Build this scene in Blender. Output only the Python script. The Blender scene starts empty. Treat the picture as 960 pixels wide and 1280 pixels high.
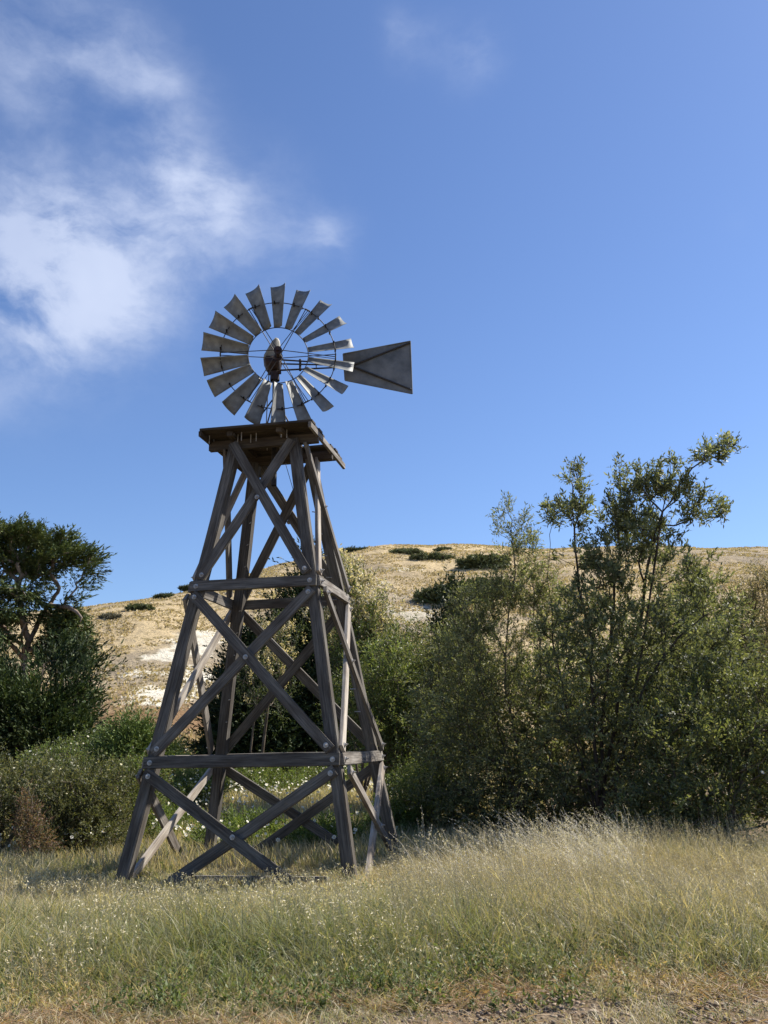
import bpy, bmesh, math
import numpy as np
from mathutils import Matrix, Vector

R = math.radians
sc = bpy.context.scene
col = sc.collection
rng = np.random.default_rng(11)

# ------------------------------------------------------------------ camera
FPX, PITCH, ROLL, EYE = 1149.72, 0.24885, -0.02233, 1.6
cp, sp = math.cos(PITCH), math.sin(PITCH)
cr, sr = math.cos(ROLL), math.sin(ROLL)
right = np.array([1., 0, 0]); fwd = np.array([0, cp, sp]); up = np.array([0, -sp, cp])
r2 = cr * right + sr * up
u2 = cr * up - sr * right
cam_d = bpy.data.cameras.new('camera'); cam = bpy.data.objects.new('camera', cam_d); col.objects.link(cam)
cam_d.sensor_fit = 'VERTICAL'; cam_d.sensor_height = 24; cam_d.lens = 24 * FPX / 1280
cam_d.clip_start = 0.05; cam_d.clip_end = 3000
M = Matrix.Identity(4)
for i in range(3):
    M[i][0], M[i][1], M[i][2] = r2[i], u2[i], -fwd[i]
M[2][3] = EYE
cam.matrix_world = M
sc.camera = cam

def ray(x, y):
    X, Y = x - 480, y - 640
    X, Y = (cr * X + sr * Y) / FPX, (-sr * X + cr * Y) / FPX
    return np.array([X, cp + Y * sp, sp - Y * cp])

def at(x, y, Y):
    r = ray(x, y)
    return np.array([0, 0, EYE]) + r * (Y / r[1])

# ------------------------------------------------------------------ light
SUN_AZ, SUN_EL = 26, 46          # azimuth measured from +X towards +Y
w = bpy.data.worlds.new('World'); sc.world = w; w.use_nodes = True
nt = w.node_tree; N = nt.nodes; L = nt.links
for n in list(N): N.remove(n)
out = N.new('ShaderNodeOutputWorld'); bg = N.new('ShaderNodeBackground')
sky = N.new('ShaderNodeTexSky'); sky.sky_type = 'NISHITA'; sky.sun_disc = False
sky.sun_elevation = R(SUN_EL); sky.sun_rotation = R(90 - SUN_AZ)
sky.air_density = 1.0; sky.dust_density = 0.35; sky.ozone_density = 3.0; sky.altitude = 50
bg.inputs[1].default_value = 0.074
tc = N.new('ShaderNodeTexCoord')
def mth(op, a=None, b=None, c=None, clamp=False):
    m = N.new('ShaderNodeMath'); m.operation = op; m.use_clamp = clamp
    for i, v in enumerate((a, b, c)):
        if v is None: continue
        if isinstance(v, (int, float)): m.inputs[i].default_value = v
        else: L.new(v, m.inputs[i])
    return m.outputs[0]
def vmt(op, a, b=None):
    m = N.new('ShaderNodeVectorMath'); m.operation = op
    for i, v in enumerate((a, b)):
        if v is None: continue
        if isinstance(v, (tuple, list)): m.inputs[i].default_value = v
        else: L.new(v, m.inputs[i])
    return m
def noise_w(vec, scale, detail, rough, dist=0.0):
    n = N.new('ShaderNodeTexNoise'); n.inputs['Scale'].default_value = scale
    n.inputs['Detail'].default_value = detail; n.inputs['Roughness'].default_value = rough
    n.inputs['Distortion'].default_value = dist; L.new(vec, n.inputs['Vector']); return n
DIR = tc.outputs['Generated']
warpn = noise_w(DIR, 6, 5, .6)
warp = vmt('SUBTRACT', warpn.outputs['Color'], (.5, .5, .5))
wsc = vmt('SCALE', warp.outputs[0]); wsc.inputs['Scale'].default_value = .07
DW = vmt('NORMALIZE', vmt('ADD', DIR, wsc.outputs[0]).outputs[0]).outputs[0]
# cloud masses: (px, py, angular radius deg, strength)
blobs = [(50, 350, 5.4, 1.15), (-50, 390, 6, 1.0), (150, 370, 4.5, .95), (228, 215, 2.6, .85), (275, 240, 2.2, .6), (235, 300, 4, .62), (20, 270, 3.4, .6), (105, 300, 4, .5),
         (80, 35, 4.5, .36), (0, 20, 5, .42), (215, 105, 2.6, .45), (150, 70, 3, .48), (345, 305, 4.5, .42), (180, 180, 4, .3), (408, 290, 1.9, .55), (20, 115, 2.5, .28),
         (592, 68, 1.8, .85), (515, 40, 1.7, .7), (925, 270, 1.2, .35), (330, 210, 3.5, .25), (440, 600, 2.5, .18)]
acc = None
for (x, y, rad, s) in blobs:
    d = ray(x, y); d = d / np.linalg.norm(d)
    dp = vmt('DOT_PRODUCT', DW, tuple(d)).outputs['Value']
    t = mth('MULTIPLY', mth('SUBTRACT', 1.0, dp), 1.0 / (1 - math.cos(R(rad))))
    e = mth('MULTIPLY', mth('EXPONENT', mth('MULTIPLY', t, -1.1)), s)
    acc = e if acc is None else mth('ADD', acc, e)
strk = N.new('ShaderNodeMapping'); strk.inputs['Rotation'].default_value = (0, R(-35), 0); strk.inputs['Scale'].default_value = (1, 1, 1.9)
L.new(DW, strk.inputs[0])
fb = noise_w(strk.outputs[0], 6.0, 10, .60, .15).outputs['Fac']
fb3 = noise_w(DIR, 3.1, 5, .5).outputs['Fac']
fb2 = noise_w(DIR, 19, 8, .6).outputs['Fac']
dens = mth('ADD', mth('MULTIPLY', mth('ADD', mth('SUBTRACT', fb, .5), mth('MULTIPLY', mth('SUBTRACT', fb3, .5), .4)), 4.4), mth('MULTIPLY', mth('SUBTRACT', fb2, .5), .8))
mask = mth('MULTIPLY', acc, mth('ADD', dens, 1.0, clamp=False))
mr = N.new('ShaderNodeMapRange'); mr.interpolation_type = 'SMOOTHSTEP'
mr.inputs['From Min'].default_value = .0; mr.inputs['From Max'].default_value = 2.45
mr.inputs['To Max'].default_value = .86
L.new(mask, mr.inputs['Value'])
mix = N.new('ShaderNodeMix'); mix.data_type = 'RGBA'
L.new(mr.outputs[0], mix.inputs['Factor'])
tint = N.new('ShaderNodeMix'); tint.data_type = 'RGBA'; tint.blend_type = 'MULTIPLY'; tint.inputs['Factor'].default_value = 1
L.new(sky.outputs[0], tint.inputs['A']); tint.inputs['B'].default_value = (.84, .93, 1.13, 1)
L.new(tint.outputs['Result'], mix.inputs['A']); cshade = N.new('ShaderNodeMix'); cshade.data_type = 'RGBA'; L.new(mth('MULTIPLY_ADD', mth('SUBTRACT', fb3, .5), 3.2, .55, clamp=True), cshade.inputs['Factor'])
cshade.inputs['A'].default_value = (3.7, 4.4, 6.2, 1); cshade.inputs['B'].default_value = (5.7, 6.3, 7.8, 1); L.new(cshade.outputs['Result'], mix.inputs['B'])
L.new(mix.outputs['Result'], bg.inputs[0]); L.new(bg.outputs[0], out.inputs[0])

sd = bpy.data.lights.new('sun', 'SUN'); sd.energy = 4.9; sd.angle = R(.53); sd.color = (1, .94, .84)
so = bpy.data.objects.new('sun', sd); col.objects.link(so)
sdir = Vector((math.cos(R(SUN_AZ)) * math.cos(R(SUN_EL)), math.sin(R(SUN_AZ)) * math.cos(R(SUN_EL)), math.sin(R(SUN_EL))))
so.rotation_euler = sdir.to_track_quat('Z', 'Y').to_euler(); so.location = (20, 10, 40)
vs = sc.view_settings
vs.view_transform = 'Standard'; vs.look = 'None'; vs.exposure = 0.90; vs.gamma = 1; vs.use_curve_mapping = False
sc.render.engine = 'CYCLES'
sc.cycles.max_bounces = 6; sc.cycles.transparent_max_bounces = 6; sc.cycles.diffuse_bounces = 3

# ------------------------------------------------------------------ helpers
def tag(o, label=None, cat=None, group=None, kind=None):
    if label: o['label'] = label
    if cat: o['category'] = cat
    if group: o['group'] = group
    if kind: o['kind'] = kind
    return o

def empty(name, loc, rz=0, parent=None):
    o = bpy.data.objects.new(name, None); col.objects.link(o); o.location = loc; o.rotation_euler = (0, 0, rz)
    if parent: o.parent = parent
    o.empty_display_size = .2
    return o

def mesh_np(name, V, F, mat, parent=None, colr=None, smooth=False):
    """V (n,3); F list of (k,a) int arrays with the same or different arity"""
    if not isinstance(F, (list, tuple)): F = [F]
    me = bpy.data.meshes.new(name)
    V = np.ascontiguousarray(V, dtype=np.float32)
    me.vertices.add(len(V)); me.vertices.foreach_set('co', V.ravel())
    loops = np.concatenate([f.ravel() for f in F]).astype(np.int32)
    cnt = np.concatenate([np.full(len(f), f.shape[1], np.int32) for f in F])
    st = np.concatenate([[0], np.cumsum(cnt)[:-1]]).astype(np.int32)
    me.loops.add(len(loops)); me.loops.foreach_set('vertex_index', loops)
    me.polygons.add(len(cnt)); me.polygons.foreach_set('loop_start', st); me.polygons.foreach_set('loop_total', cnt)
    if smooth: me.polygons.foreach_set('use_smooth', np.ones(len(cnt), bool))
    if colr is not None:
        a = me.color_attributes.new('col', 'FLOAT_COLOR', 'POINT')
        c = np.ones((len(V), 4), np.float32); c[:, :3] = colr
        a.data.foreach_set('color', c.ravel())
    me.update(calc_edges=True)
    me.validate()
    if mat: me.materials.append(mat)
    o = bpy.data.objects.new(name, me); col.objects.link(o)
    if parent: o.parent = parent
    return o

def tubes(paths, sides=6):
    """paths: list of (pts (k,3), radii (k,)) -> V,F"""
    Vs, Fs, off = [], [], 0
    ang = np.arange(sides) / sides * 2 * np.pi
    for P, rad in paths:
        P = np.asarray(P, float); rad = np.asarray(rad, float)
        T = np.gradient(P, axis=0); T /= np.linalg.norm(T, axis=1, keepdims=True) + 1e-9
        a = np.array([0, 0, 1.]) if abs(T[0, 2]) < .9 else np.array([1., 0, 0])
        u = np.cross(T[0], a); u /= np.linalg.norm(u)
        rings = []
        for i in range(len(P)):
            u = u - T[i] * (u @ T[i]); u /= np.linalg.norm(u) + 1e-9
            v = np.cross(T[i], u)
            rings.append(P[i] + rad[i] * (np.cos(ang)[:, None] * u + np.sin(ang)[:, None] * v))
        k = len(P); Vs.append(np.concatenate(rings))
        i = np.arange(k - 1)[:, None] * sides; j = np.arange(sides)[None]; j2 = (j + 1) % sides
        Fs.append(np.stack([i + j, i + j2, i + sides + j2, i + sides + j], -1).reshape(-1, 4) + off)
        off += k * sides
    return np.concatenate(Vs), np.concatenate(Fs)

def unit(v): return v / (np.linalg.norm(v, axis=-1, keepdims=True) + 1e-9)

def leaves_geo(P, D, S, l, wd, bend=0.0):
    """diamond leaves: base P, direction D, side S, length l, width wd"""
    n = len(P); l = np.broadcast_to(l, n)[:, None]; wd = np.broadcast_to(wd, n)[:, None]
    Nn = np.cross(D, S)
    V = np.stack([P, P + D * l * .45 + S * wd * .5, P + D * l + Nn * l * bend, P + D * l * .45 - S * wd * .5], 1).reshape(-1, 3)
    F = np.arange(n * 4).reshape(-1, 4)
    return V, F

# value noise in numpy
def vnoise(x, y, seed=0):
    xi = np.floor(x).astype(int); yi = np.floor(y).astype(int); xf = x - xi; yf = y - yi
    def h(a, b):
        n = (a * 374761393 + b * 668265263 + seed * 1442695041) & 0x7fffffff
        n = ((n ^ (n >> 13)) * 1274126177) & 0x7fffffff
        return ((n ^ (n >> 16)) & 0xffff) / 65535.
    sx = xf * xf * (3 - 2 * xf); sy = yf * yf * (3 - 2 * yf)
    a = h(xi, yi) * (1 - sx) + h(xi + 1, yi) * sx; b = h(xi, yi + 1) * (1 - sx) + h(xi + 1, yi + 1) * sx
    return a * (1 - sy) + b * sy
def fbm(x, y, o=4, seed=0):
    s = 0; a = .5; t = 0
    for i in range(o):
        s = s + a * vnoise(x * 2 ** i, y * 2 ** i, seed + i); t += a; a *= .5
    return s / t
def sstep(a, b, x):
    t = np.clip((x - a) / (b - a), 0, 1); return t * t * (3 - 2 * t)

# ------------------------------------------------------------------ materials
def new_mat(name):
    m = bpy.data.materials.new(name); m.use_nodes = True
    n = m.node_tree.nodes; b = n['Principled BSDF']; return m, m.node_tree, n, m.node_tree.links, b

def leaf_mat(name, rough=.5, trans=.3, spec=.35):
    m, t, n, l, b = new_mat(name)
    a = n.new('ShaderNodeAttribute'); a.attribute_name = 'col'
    l.new(a.outputs['Color'], b.inputs['Base Color'])
    b.inputs['Roughness'].default_value = rough; b.inputs['Specular IOR Level'].default_value = spec
    tr = n.new('ShaderNodeBsdfTranslucent')
    g = n.new('ShaderNodeMix'); g.data_type = 'RGBA'; g.blend_type = 'MULTIPLY'; g.inputs['Factor'].default_value = 1
    l.new(a.outputs['Color'], g.inputs['A']); g.inputs['B'].default_value = (1.25, 1.2, .6, 1)
    l.new(g.outputs['Result'], tr.inputs['Color'])
    mx = n.new('ShaderNodeMixShader'); mx.inputs[0].default_value = trans
    l.new(b.outputs[0], mx.inputs[1]); l.new(tr.outputs[0], mx.inputs[2]); l.new(mx.outputs[0], n['Material Output'].inputs[0])
    return m
M_leaf = leaf_mat('leaf', .5, .42, .3); M_needle = leaf_mat('needle', .6, .12, .2)
M_grass = leaf_mat('grass_blade', .55, .3, .3)
M_petal = leaf_mat('petal', .6, .35, .2)

def bark_mat(name, c1, c2, scale=14):
    m, t, n, l, b = new_mat(name)
    c = n.new('ShaderNodeTexCoord'); mp = n.new('ShaderNodeMapping'); mp.inputs['Scale'].default_value = (1, 1, .25)
    l.new(c.outputs['Object'], mp.inputs[0])
    no = n.new('ShaderNodeTexNoise'); no.inputs['Scale'].default_value = scale; no.inputs['Detail'].default_value = 6
    l.new(mp.outputs[0], no.inputs['Vector'])
    r = n.new('ShaderNodeValToRGB'); r.color_ramp.elements[0].color = (*c1, 1); r.color_ramp.elements[1].color = (*c2, 1)
    r.color_ramp.elements[0].position = .35; r.color_ramp.elements[1].position = .65
    l.new(no.outputs['Fac'], r.inputs[0]); l.new(r.outputs[0], b.inputs['Base Color'])
    bp = n.new('ShaderNodeBump'); bp.inputs['Strength'].default_value = .6; bp.inputs['Distance'].default_value = .02
    l.new(no.outputs['Fac'], bp.inputs['Height']); l.new(bp.outputs[0], b.inputs['Normal'])
    b.inputs['Roughness'].default_value = .9; b.inputs['Specular IOR Level'].default_value = .15
    return m
M_bark = bark_mat('grey_bark', (.07, .055, .04), (.16, .13, .1))
M_cypbark = bark_mat('cypress_bark', (.12, .08, .055), (.30, .24, .19), 6)
M_darkbark = bark_mat('dark_bark', (.035, .028, .02), (.09, .07, .055))

def wood_mat(name, dark, light, spec=.25):
    m, t, n, l, b = new_mat(name)
    c = n.new('ShaderNodeTexCoord'); oi = n.new('ShaderNodeObjectInfo')
    ad = n.new('ShaderNodeVectorMath'); ad.operation = 'ADD'
    sc_ = n.new('ShaderNodeVectorMath'); sc_.operation = 'SCALE'; sc_.inputs[0].default_value = (17, 31, 23)
    l.new(oi.outputs['Random'], sc_.inputs['Scale']); l.new(c.outputs['Object'], ad.inputs[0]); l.new(sc_.outputs[0], ad.inputs[1])
    mp = n.new('ShaderNodeMapping'); mp.inputs['Scale'].default_value = (1.6, 34, 34); l.new(ad.outputs[0], mp.inputs[0])
    g = n.new('ShaderNodeTexNoise'); g.inputs['Scale'].default_value = 1.5; g.inputs['Detail'].default_value = 7; g.inputs['Roughness'].default_value = .65
    l.new(mp.outputs[0], g.inputs['Vector'])
    mp2 = n.new('ShaderNodeMapping'); mp2.inputs['Scale'].default_value = (1.2, 5, 5); l.new(ad.outputs[0], mp2.inputs[0])
    st = n.new('ShaderNodeTexNoise'); st.inputs['Scale'].default_value = 1.6; st.inputs['Detail'].default_value = 4
    l.new(mp2.outputs[0], st.inputs['Vector'])
    r = n.new('ShaderNodeValToRGB'); e = r.color_ramp.elements
    e[0].color = (*dark, 1); e[0].position = .3; e[1].color = (*light, 1); e[1].position = .72
    l.new(g.outputs['Fac'], r.inputs[0])
    r2_ = n.new('ShaderNodeValToRGB'); e = r2_.color_ramp.elements
    e[0].color = (.62, .56, .52, 1); e[0].position = .35; e[1].color = (1.08, 1.06, 1.05, 1); e[1].position = .62
    l.new(st.outputs['Fac'], r2_.inputs[0])
    mu = n.new('ShaderNodeMix'); mu.data_type = 'RGBA'; mu.blend_type = 'MULTIPLY'; mu.inputs['Factor'].default_value = 1
    l.new(r.outputs[0], mu.inputs['A']); l.new(r2_.outputs[0], mu.inputs['B'])
    hv = n.new('ShaderNodeHueSaturation')
    ma = n.new('ShaderNodeMath'); ma.operation = 'MULTIPLY_ADD'; ma.inputs[1].default_value = .5; ma.inputs[2].default_value = .75
    l.new(oi.outputs['Random'], ma.inputs[0]); l.new(ma.outputs[0], hv.inputs['Value']); l.new(mu.outputs['Result'], hv.inputs['Color'])
    l.new(hv.outputs[0], b.inputs['Base Color'])
    bp = n.new('ShaderNodeBump'); bp.inputs['Strength'].default_value = .5; bp.inputs['Distance'].default_value = .006
    l.new(g.outputs['Fac'], bp.inputs['Height']); l.new(bp.outputs[0], b.inputs['Normal'])
    b.inputs['Roughness'].default_value = .8; b.inputs['Specular IOR Level'].default_value = spec
    return m
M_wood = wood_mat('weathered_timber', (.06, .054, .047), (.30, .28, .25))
M_wood_dark = wood_mat('shaded_timber', (.040, .0365, .032), (.19, .178, .158))  # darker timber copy for legs, front and back, shade put into the colour
M_pale = wood_mat('sunlit_timber', (.20, .18, .155), (.50, .46, .40))  # paler timber copy for the side braces, sunlight painted into the colour
M_deck = wood_mat('deck_plank', (.035, .028, .021), (.105, .085, .064))

def metal_mat(name, c1, c2, rough=.45, metal=.6, sc1=9):
    m, t, n, l, b = new_mat(name)
    c = n.new('ShaderNodeTexCoord')
    no = n.new('ShaderNodeTexNoise'); no.inputs['Scale'].default_value = sc1; no.inputs['Detail'].default_value = 5; no.inputs['Roughness'].default_value = .6
    l.new(c.outputs['Object'], no.inputs['Vector'])
    r = n.new('ShaderNodeValToRGB'); e = r.color_ramp.elements
    e[0].color = (*c1, 1); e[0].position = .35; e[1].color = (*c2, 1); e[1].position = .65
    l.new(no.outputs['Fac'], r.inputs[0]); l.new(r.outputs[0], b.inputs['Base Color'])
    mr_ = n.new('ShaderNodeMapRange'); mr_.inputs['To Min'].default_value = rough - .1; mr_.inputs['To Max'].default_value = rough + .15
    l.new(no.outputs['Fac'], mr_.inputs['Value']); l.new(mr_.outputs[0], b.inputs['Roughness'])
    b.inputs['Metallic'].default_value = metal
    return m
M_zinc = metal_mat('galvanized_sheet', (.135, .14, .138), (.24, .25, .245), .62, .15)
M_tail = metal_mat('dull_tail_sheet', (.09, .095, .095), (.19, .195, .195), .6, .2, 4)
M_hood = metal_mat('hood_sheet', (.19, .185, .16), (.30, .29, .255), .65, .1)
M_iron = metal_mat('dark_iron', (.03, .03, .03), (.07, .06, .055), .6, .4, 30)
M_rust = metal_mat('red_painted_iron', (.013, .009, .008), (.045, .018, .014), .6, .2, 30)
M_bolt = metal_mat('bolt_steel', (.28, .26, .24), (.5, .48, .45), .5, .5, 60)

# ------------------------------------------------------------------ terrain
ridge_px = [(-700, 770), (-300, 775), (0, 768), (60, 760), (105, 753), (200, 741), (250, 731), (300, 717), (350, 704), (400, 694), (440, 689),
            (480, 685), (560, 683), (640, 685), (760, 685), (860, 684), (960, 686), (1200, 690), (1700, 720)]
raz, rel = [], []
for x, y in ridge_px:
    r = ray(x, y); raz.append(math.atan2(r[0], r[1])); rel.append(r[2] / math.hypot(r[0], r[1]))
raz, rel = np.array(raz), np.array(rel)
def ridge_dist(az): return 125 + 55 * sstep(-.30, .05, az)
def terrain(x, y):
    x = np.asarray(x, float); y = np.asarray(y, float)
    d = np.hypot(x, y) + 1e-6; az = np.arctan2(x, y)
    z = .05 * (fbm(x * .35 + 9, y * .35 + 3, 3) - .5) * sstep(3, 8, d)
    front = sstep(-.2, .5, y / d)
    z = z + front * (.35 * sstep(15, 24, d) + .85 * sstep(24, 55, d))
    dr = ridge_dist(az)
    t = np.clip((d - 52) / (dr - 52), 0, 1.6)
    zr = EYE + dr * (np.interp(az, raz, rel) - .0075)
    g = np.where(t < 1, 1 - (1 - t) ** 1.35 * (1 + .0 * t), 1 - .5 * (t - 1) ** 1.2)
    g = g * .55 + .45 * np.where(t < 1, t * t * (3 - 2 * t), 1 - .8 * (t - 1))
    amp = sstep(0, .2, t) * (1 - sstep(.82, 1.0, t))
    hill = (zr - 1.2) * g + amp * ((fbm(x * .035, y * .035, 4, 5) - .5) * 1.8 + (fbm(x * .2, y * .2, 3, 8) - .5) * .5)
    hill = hill + amp * .45 * (np.abs(np.sin(az * 26 + fbm(x * .02, y * .02, 2, 3) * 5)) - .5)
    return z + front * np.where(t > 0, hill, 0)
def hit(px, py, dmax=300):
    r = ray(px, py); r = r / math.hypot(r[0], r[1])
    ts = np.arange(5, dmax, .5); P = np.array([0, 0, EYE]) + ts[:, None] * r
    below = P[:, 2] < terrain(P[:, 0], P[:, 1])
    i = np.argmax(below)
    return P[i] if below.any() else P[np.argmin(P[:, 2] - terrain(P[:, 0], P[:, 1]))]

azf = np.radians(np.concatenate([np.arange(-180, -34, 4.), np.arange(-34, 34, .11), np.arange(34, 180.1, 4.)]))
def polar(d):
    A, D = np.meshgrid(azf, d, indexing='ij'); X = D * np.sin(A); Y = D * np.cos(A)
    V = np.stack([X, Y, terrain(X, Y)], -1).reshape(-1, 3)
    n, m = A.shape; i = np.arange(n - 1)[:, None] * m; j = np.arange(m - 1)[None]
    F = np.stack([i + j, i + j + 1, i + m + j + 1, i + m + j], -1).reshape(-1, 4)
    return V, F[:, ::-1].copy()

# ground
m, t, n, l, b = new_mat('dry_earth'); M_ground = m
c = n.new('ShaderNodeTexCoord')
def nz(sc_, det=5, ro=.6):
    q = n.new('ShaderNodeTexNoise'); q.inputs['Scale'].default_value = sc_; q.inputs['Detail'].default_value = det; q.inputs['Roughness'].default_value = ro
    l.new(c.outputs['Object'], q.inputs['Vector']); return q.outputs['Fac']
def ramp(f, *st):
    r = n.new('ShaderNodeValToRGB'); e = r.color_ramp.elements
    while len(e) < len(st): e.new(.5)
    for k, (p, cc) in enumerate(st): e[k].position = p; e[k].color = (*cc, 1)
    l.new(f, r.inputs[0]); return r.outputs[0]
def mixc(f, A, B, bt='MIX'):
    x = n.new('ShaderNodeMix'); x.data_type = 'RGBA'; x.blend_type = bt
    if isinstance(f, float): x.inputs['Factor'].default_value = f
    else: l.new(f, x.inputs['Factor'])
    l.new(A, x.inputs['A']); l.new(B, x.inputs['B']); return x.outputs['Result']
soil = ramp(nz(22, 8, .7), (.3, (.09, .065, .042)), (.55, (.19, .14, .092)), (.75, (.32, .25, .17)))
straw = ramp(nz(60, 6, .7), (.35, (.15, .11, .065)), (.65, (.32, .24, .145)))
l.new(mixc(ramp(nz(1.7, 4), (.45, (0, 0, 0)), (.6, (1, 1, 1))), soil, straw), b.inputs['Base Color'])
bp = n.new('ShaderNodeBump'); bp.inputs['Strength'].default_value = .9; bp.inputs['Distance'].default_value = .03
l.new(nz(30, 9, .7), bp.inputs['Height']); l.new(bp.outputs[0], b.inputs['Normal'])
b.inputs['Roughness'].default_value = .95; b.inputs['Specular IOR Level'].default_value = .1
dg = np.concatenate([[0.3, 2, 4], np.arange(5, 16, .09), np.arange(16, 52.01, .5)])
V, F = polar(dg)
dd = np.hypot(V[:, 0], V[:, 1]); nearm = (dd < 9) & (dd > 4.9)
V[nearm, 2] += .045 * (fbm(V[nearm, 0] * 5, V[nearm, 1] * 5, 4, 31) - .5)
g_o = mesh_np('ground', V, F, M_ground, smooth=True)
tag(g_o, 'bare brown earth and straw under the grass in front of the windmill', 'ground', kind='structure')

# hill
dh = np.concatenate([np.arange(52, 110, .45), np.arange(110, 190, .7), np.arange(190, 600, 12.)])
V, F = polar(dh)
X, Y = V[:, 0], V[:, 1]
# cover of the ground: golden grass, grey scrubby bands, chalk
gold = np.array([.51, .40, .235]); tan = np.array([.40, .315, .195]); grey = np.array([.22, .185, .14]); rust = np.array([.26, .165, .09]); chalk = np.array([.70, .65, .53])
n1 = fbm(X * .05 + 3, Y * .05, 5, 21); n2 = fbm(X * .35, Y * .35, 4, 22); n3 = fbm(X * .12, Y * .12 + 7, 4, 23)
cc = tan + (gold - tan) * sstep(.4, .6, n1)[:, None]
cc = cc + (grey - cc) * (sstep(.5, .68, n3 * .6 + n2 * .4) * .75)[:, None]
az = np.arctan2(X, Y); dist = np.hypot(X, Y)
def patch(px, py, rx, ry, color, amt, brk=.5, seed=40):
    """patch of ground cover lying on the slope; rx across, ry up-slope, metres"""
    global cc
    p = hit(px, py); u = np.array([p[1], -p[0]]) / math.hypot(p[0], p[1]); v = np.array([p[0], p[1]]) / math.hypot(p[0], p[1])
    a = ((X - p[0]) * u[0] + (Y - p[1]) * u[1]) / rx; b_ = ((X - p[0]) * v[0] + (Y - p[1]) * v[1]) / ry
    q = 1 - np.sqrt(a * a + b_ * b_) + (fbm(X * .45, Y * .45, 3, seed) * .5 + fbm(X * 1.3, Y * 1.0, 4, seed + 3) * .5 - .5) * 2.6 * brk
    cc = cc + (np.array(color) - cc) * (sstep(0, .35, q) * amt)[:, None]
patch(620, 689, 26, 14, gold * 1.05, .9, .3)
patch(690, 700, 30, 16, gold, .8, .4)
patch(820, 695, 30, 14, grey * 1.2, .6, .6)
patch(500, 760, 14, 14, grey * 1.35, .7, .6)
patch(200, 760, 20, 12, gold * 1.0, .8, .4)
patch(150, 800, 14, 12, gold * .98, .8, .4)
patch(180, 905, 11, 5, rust, .95, .4)
patch(290, 900, 10, 5, rust, .9, .4)
patch(150, 880, 6, 6, rust * .9, .7, .5)
patch(250, 835, 11, 10, grey * 1.25, .7, .7)
for q in [(208, 868, 4.2, 3.4), (240, 848, 2.2, 4), (262, 868, 5, 2.2), (190, 880, 3.5, 1.1), (232, 812, 2.6, 2.6), (250, 800, 3.2, 2.2), (285, 792, 3.4, 2), (208, 822, 2.0, 1.6),
          (310, 832, 2.4, 3.5), (280, 852, 4, 2), (172, 842, 1.2, 1.2), (300, 870, 4, 2.4)]:
    patch(*q, chalk, .85, .85, 51)
for q in [(520, 770, 3, 4), (545, 765, 2.4, 2), (505, 712, 3.5, 2), (470, 730, 2, 1.6), (560, 775, 2.5, 2), (350, 730, 2.4, 1.4)]:
    patch(*q, chalk * .85, .6, .95, 61)
m, t, n, l, b = new_mat('dry_hillside'); M_hill = m
c = n.new('ShaderNodeTexCoord'); a = n.new('ShaderNodeAttribute'); a.attribute_name = 'col'
fine = ramp(nz(2.6, 8, .75), (.32, (.62, .6, .58)), (.5, (1, 1, 1)), (.7, (1.18, 1.16, 1.1)))
dots = ramp(nz(.9, 3, .6), (.58, (1, 1, 1)), (.66, (.62, .62, .55)))
l.new(mixc(1.0, mixc(1.0, a.outputs['Color'], fine, 'MULTIPLY'), dots, 'MULTIPLY'), b.inputs['Base Color'])
bp = n.new('ShaderNodeBump'); bp.inputs['Strength'].default_value = 1; bp.inputs['Distance'].default_value = .35
l.new(nz(1.6, 8, .7), bp.inputs['Height']); l.new(bp.outputs[0], b.inputs['Normal'])
b.inputs['Roughness'].default_value = .95; b.inputs['Specular IOR Level'].default_value = .05
tag(mesh_np('hill', V, F, M_hill, colr=cc, smooth=True), 'dry golden hillside with chalk scars behind the windmill', 'hill', kind='structure')
hillV, hillC = V, cc

# tufts on the hill
nt_ = 90000
A_ = rng.uniform(-.47, .47, nt_); D_ = 54 + (rng.random(nt_) ** .8) * 125
x = D_ * np.sin(A_); y = D_ * np.cos(A_); keep = fbm(x * .3, y * .3, 3, 77) > .44; x, y = x[keep], y[keep]; k = len(x)
z = terrain(x, y)
P = np.stack([x, y, z - .05], -1); P = np.repeat(P, 4, 0) + rng.normal(0, .12, (k * 4, 3)) * [1, 1, .2]
Dn = unit(rng.normal(0, .5, (k * 4, 3)) + [0, 0, 1]); S = unit(np.cross(Dn, rng.normal(0, 1, (k * 4, 3))))
s_ = rng.uniform(.10, .28, k * 4)
pal = np.array([[.44, .35, .21], [.38, .31, .19], [.30, .25, .16], [.5, .41, .25]])
V, F = leaves_geo(P, Dn, S, s_, s_ * .8)
tag(mesh_np('hill_grass', V, F, M_grass, colr=np.repeat(np.repeat(pal[rng.integers(0, 4, k)], 4, 0), 4, 0)), 'dry grass tufts scattered over the golden hillside', 'dry grass', kind='stuff')

# ------------------------------------------------------------------ plants
def balanced_tree(nodes, parent, att, bf=.35):
    """nodes: starting skeleton, parent idx list; connects every attractor to the growing tree"""
    nodes = [np.array(p, float) for p in nodes]; parent = list(parent)
    plen = [0.0] * len(nodes)
    for i, p in enumerate(parent):
        if p >= 0: plen[i] = plen[p] + np.linalg.norm(nodes[i] - nodes[p])
    att = np.asarray(att); best = np.full(len(att), 1e9); bi = np.zeros(len(att), int)
    def upd(i):
        c = np.linalg.norm(att - nodes[i], axis=1) + bf * plen[i]
        k = c < best; best[k] = c[k]; bi[k] = i
    for i in range(len(nodes)): upd(i)
    left = np.ones(len(att), bool); aid = []
    while left.any():
        j = int(np.argmin(np.where(left, best, 1e9))); left[j] = False
        p = int(bi[j]); i = len(nodes)
        nodes.append(att[j]); parent.append(p); plen.append(plen[p] + np.linalg.norm(att[j] - nodes[p])); aid.append(i)
        best[j] = 1e9
        upd(i)
    return np.array(nodes), np.array(parent), aid

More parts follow.
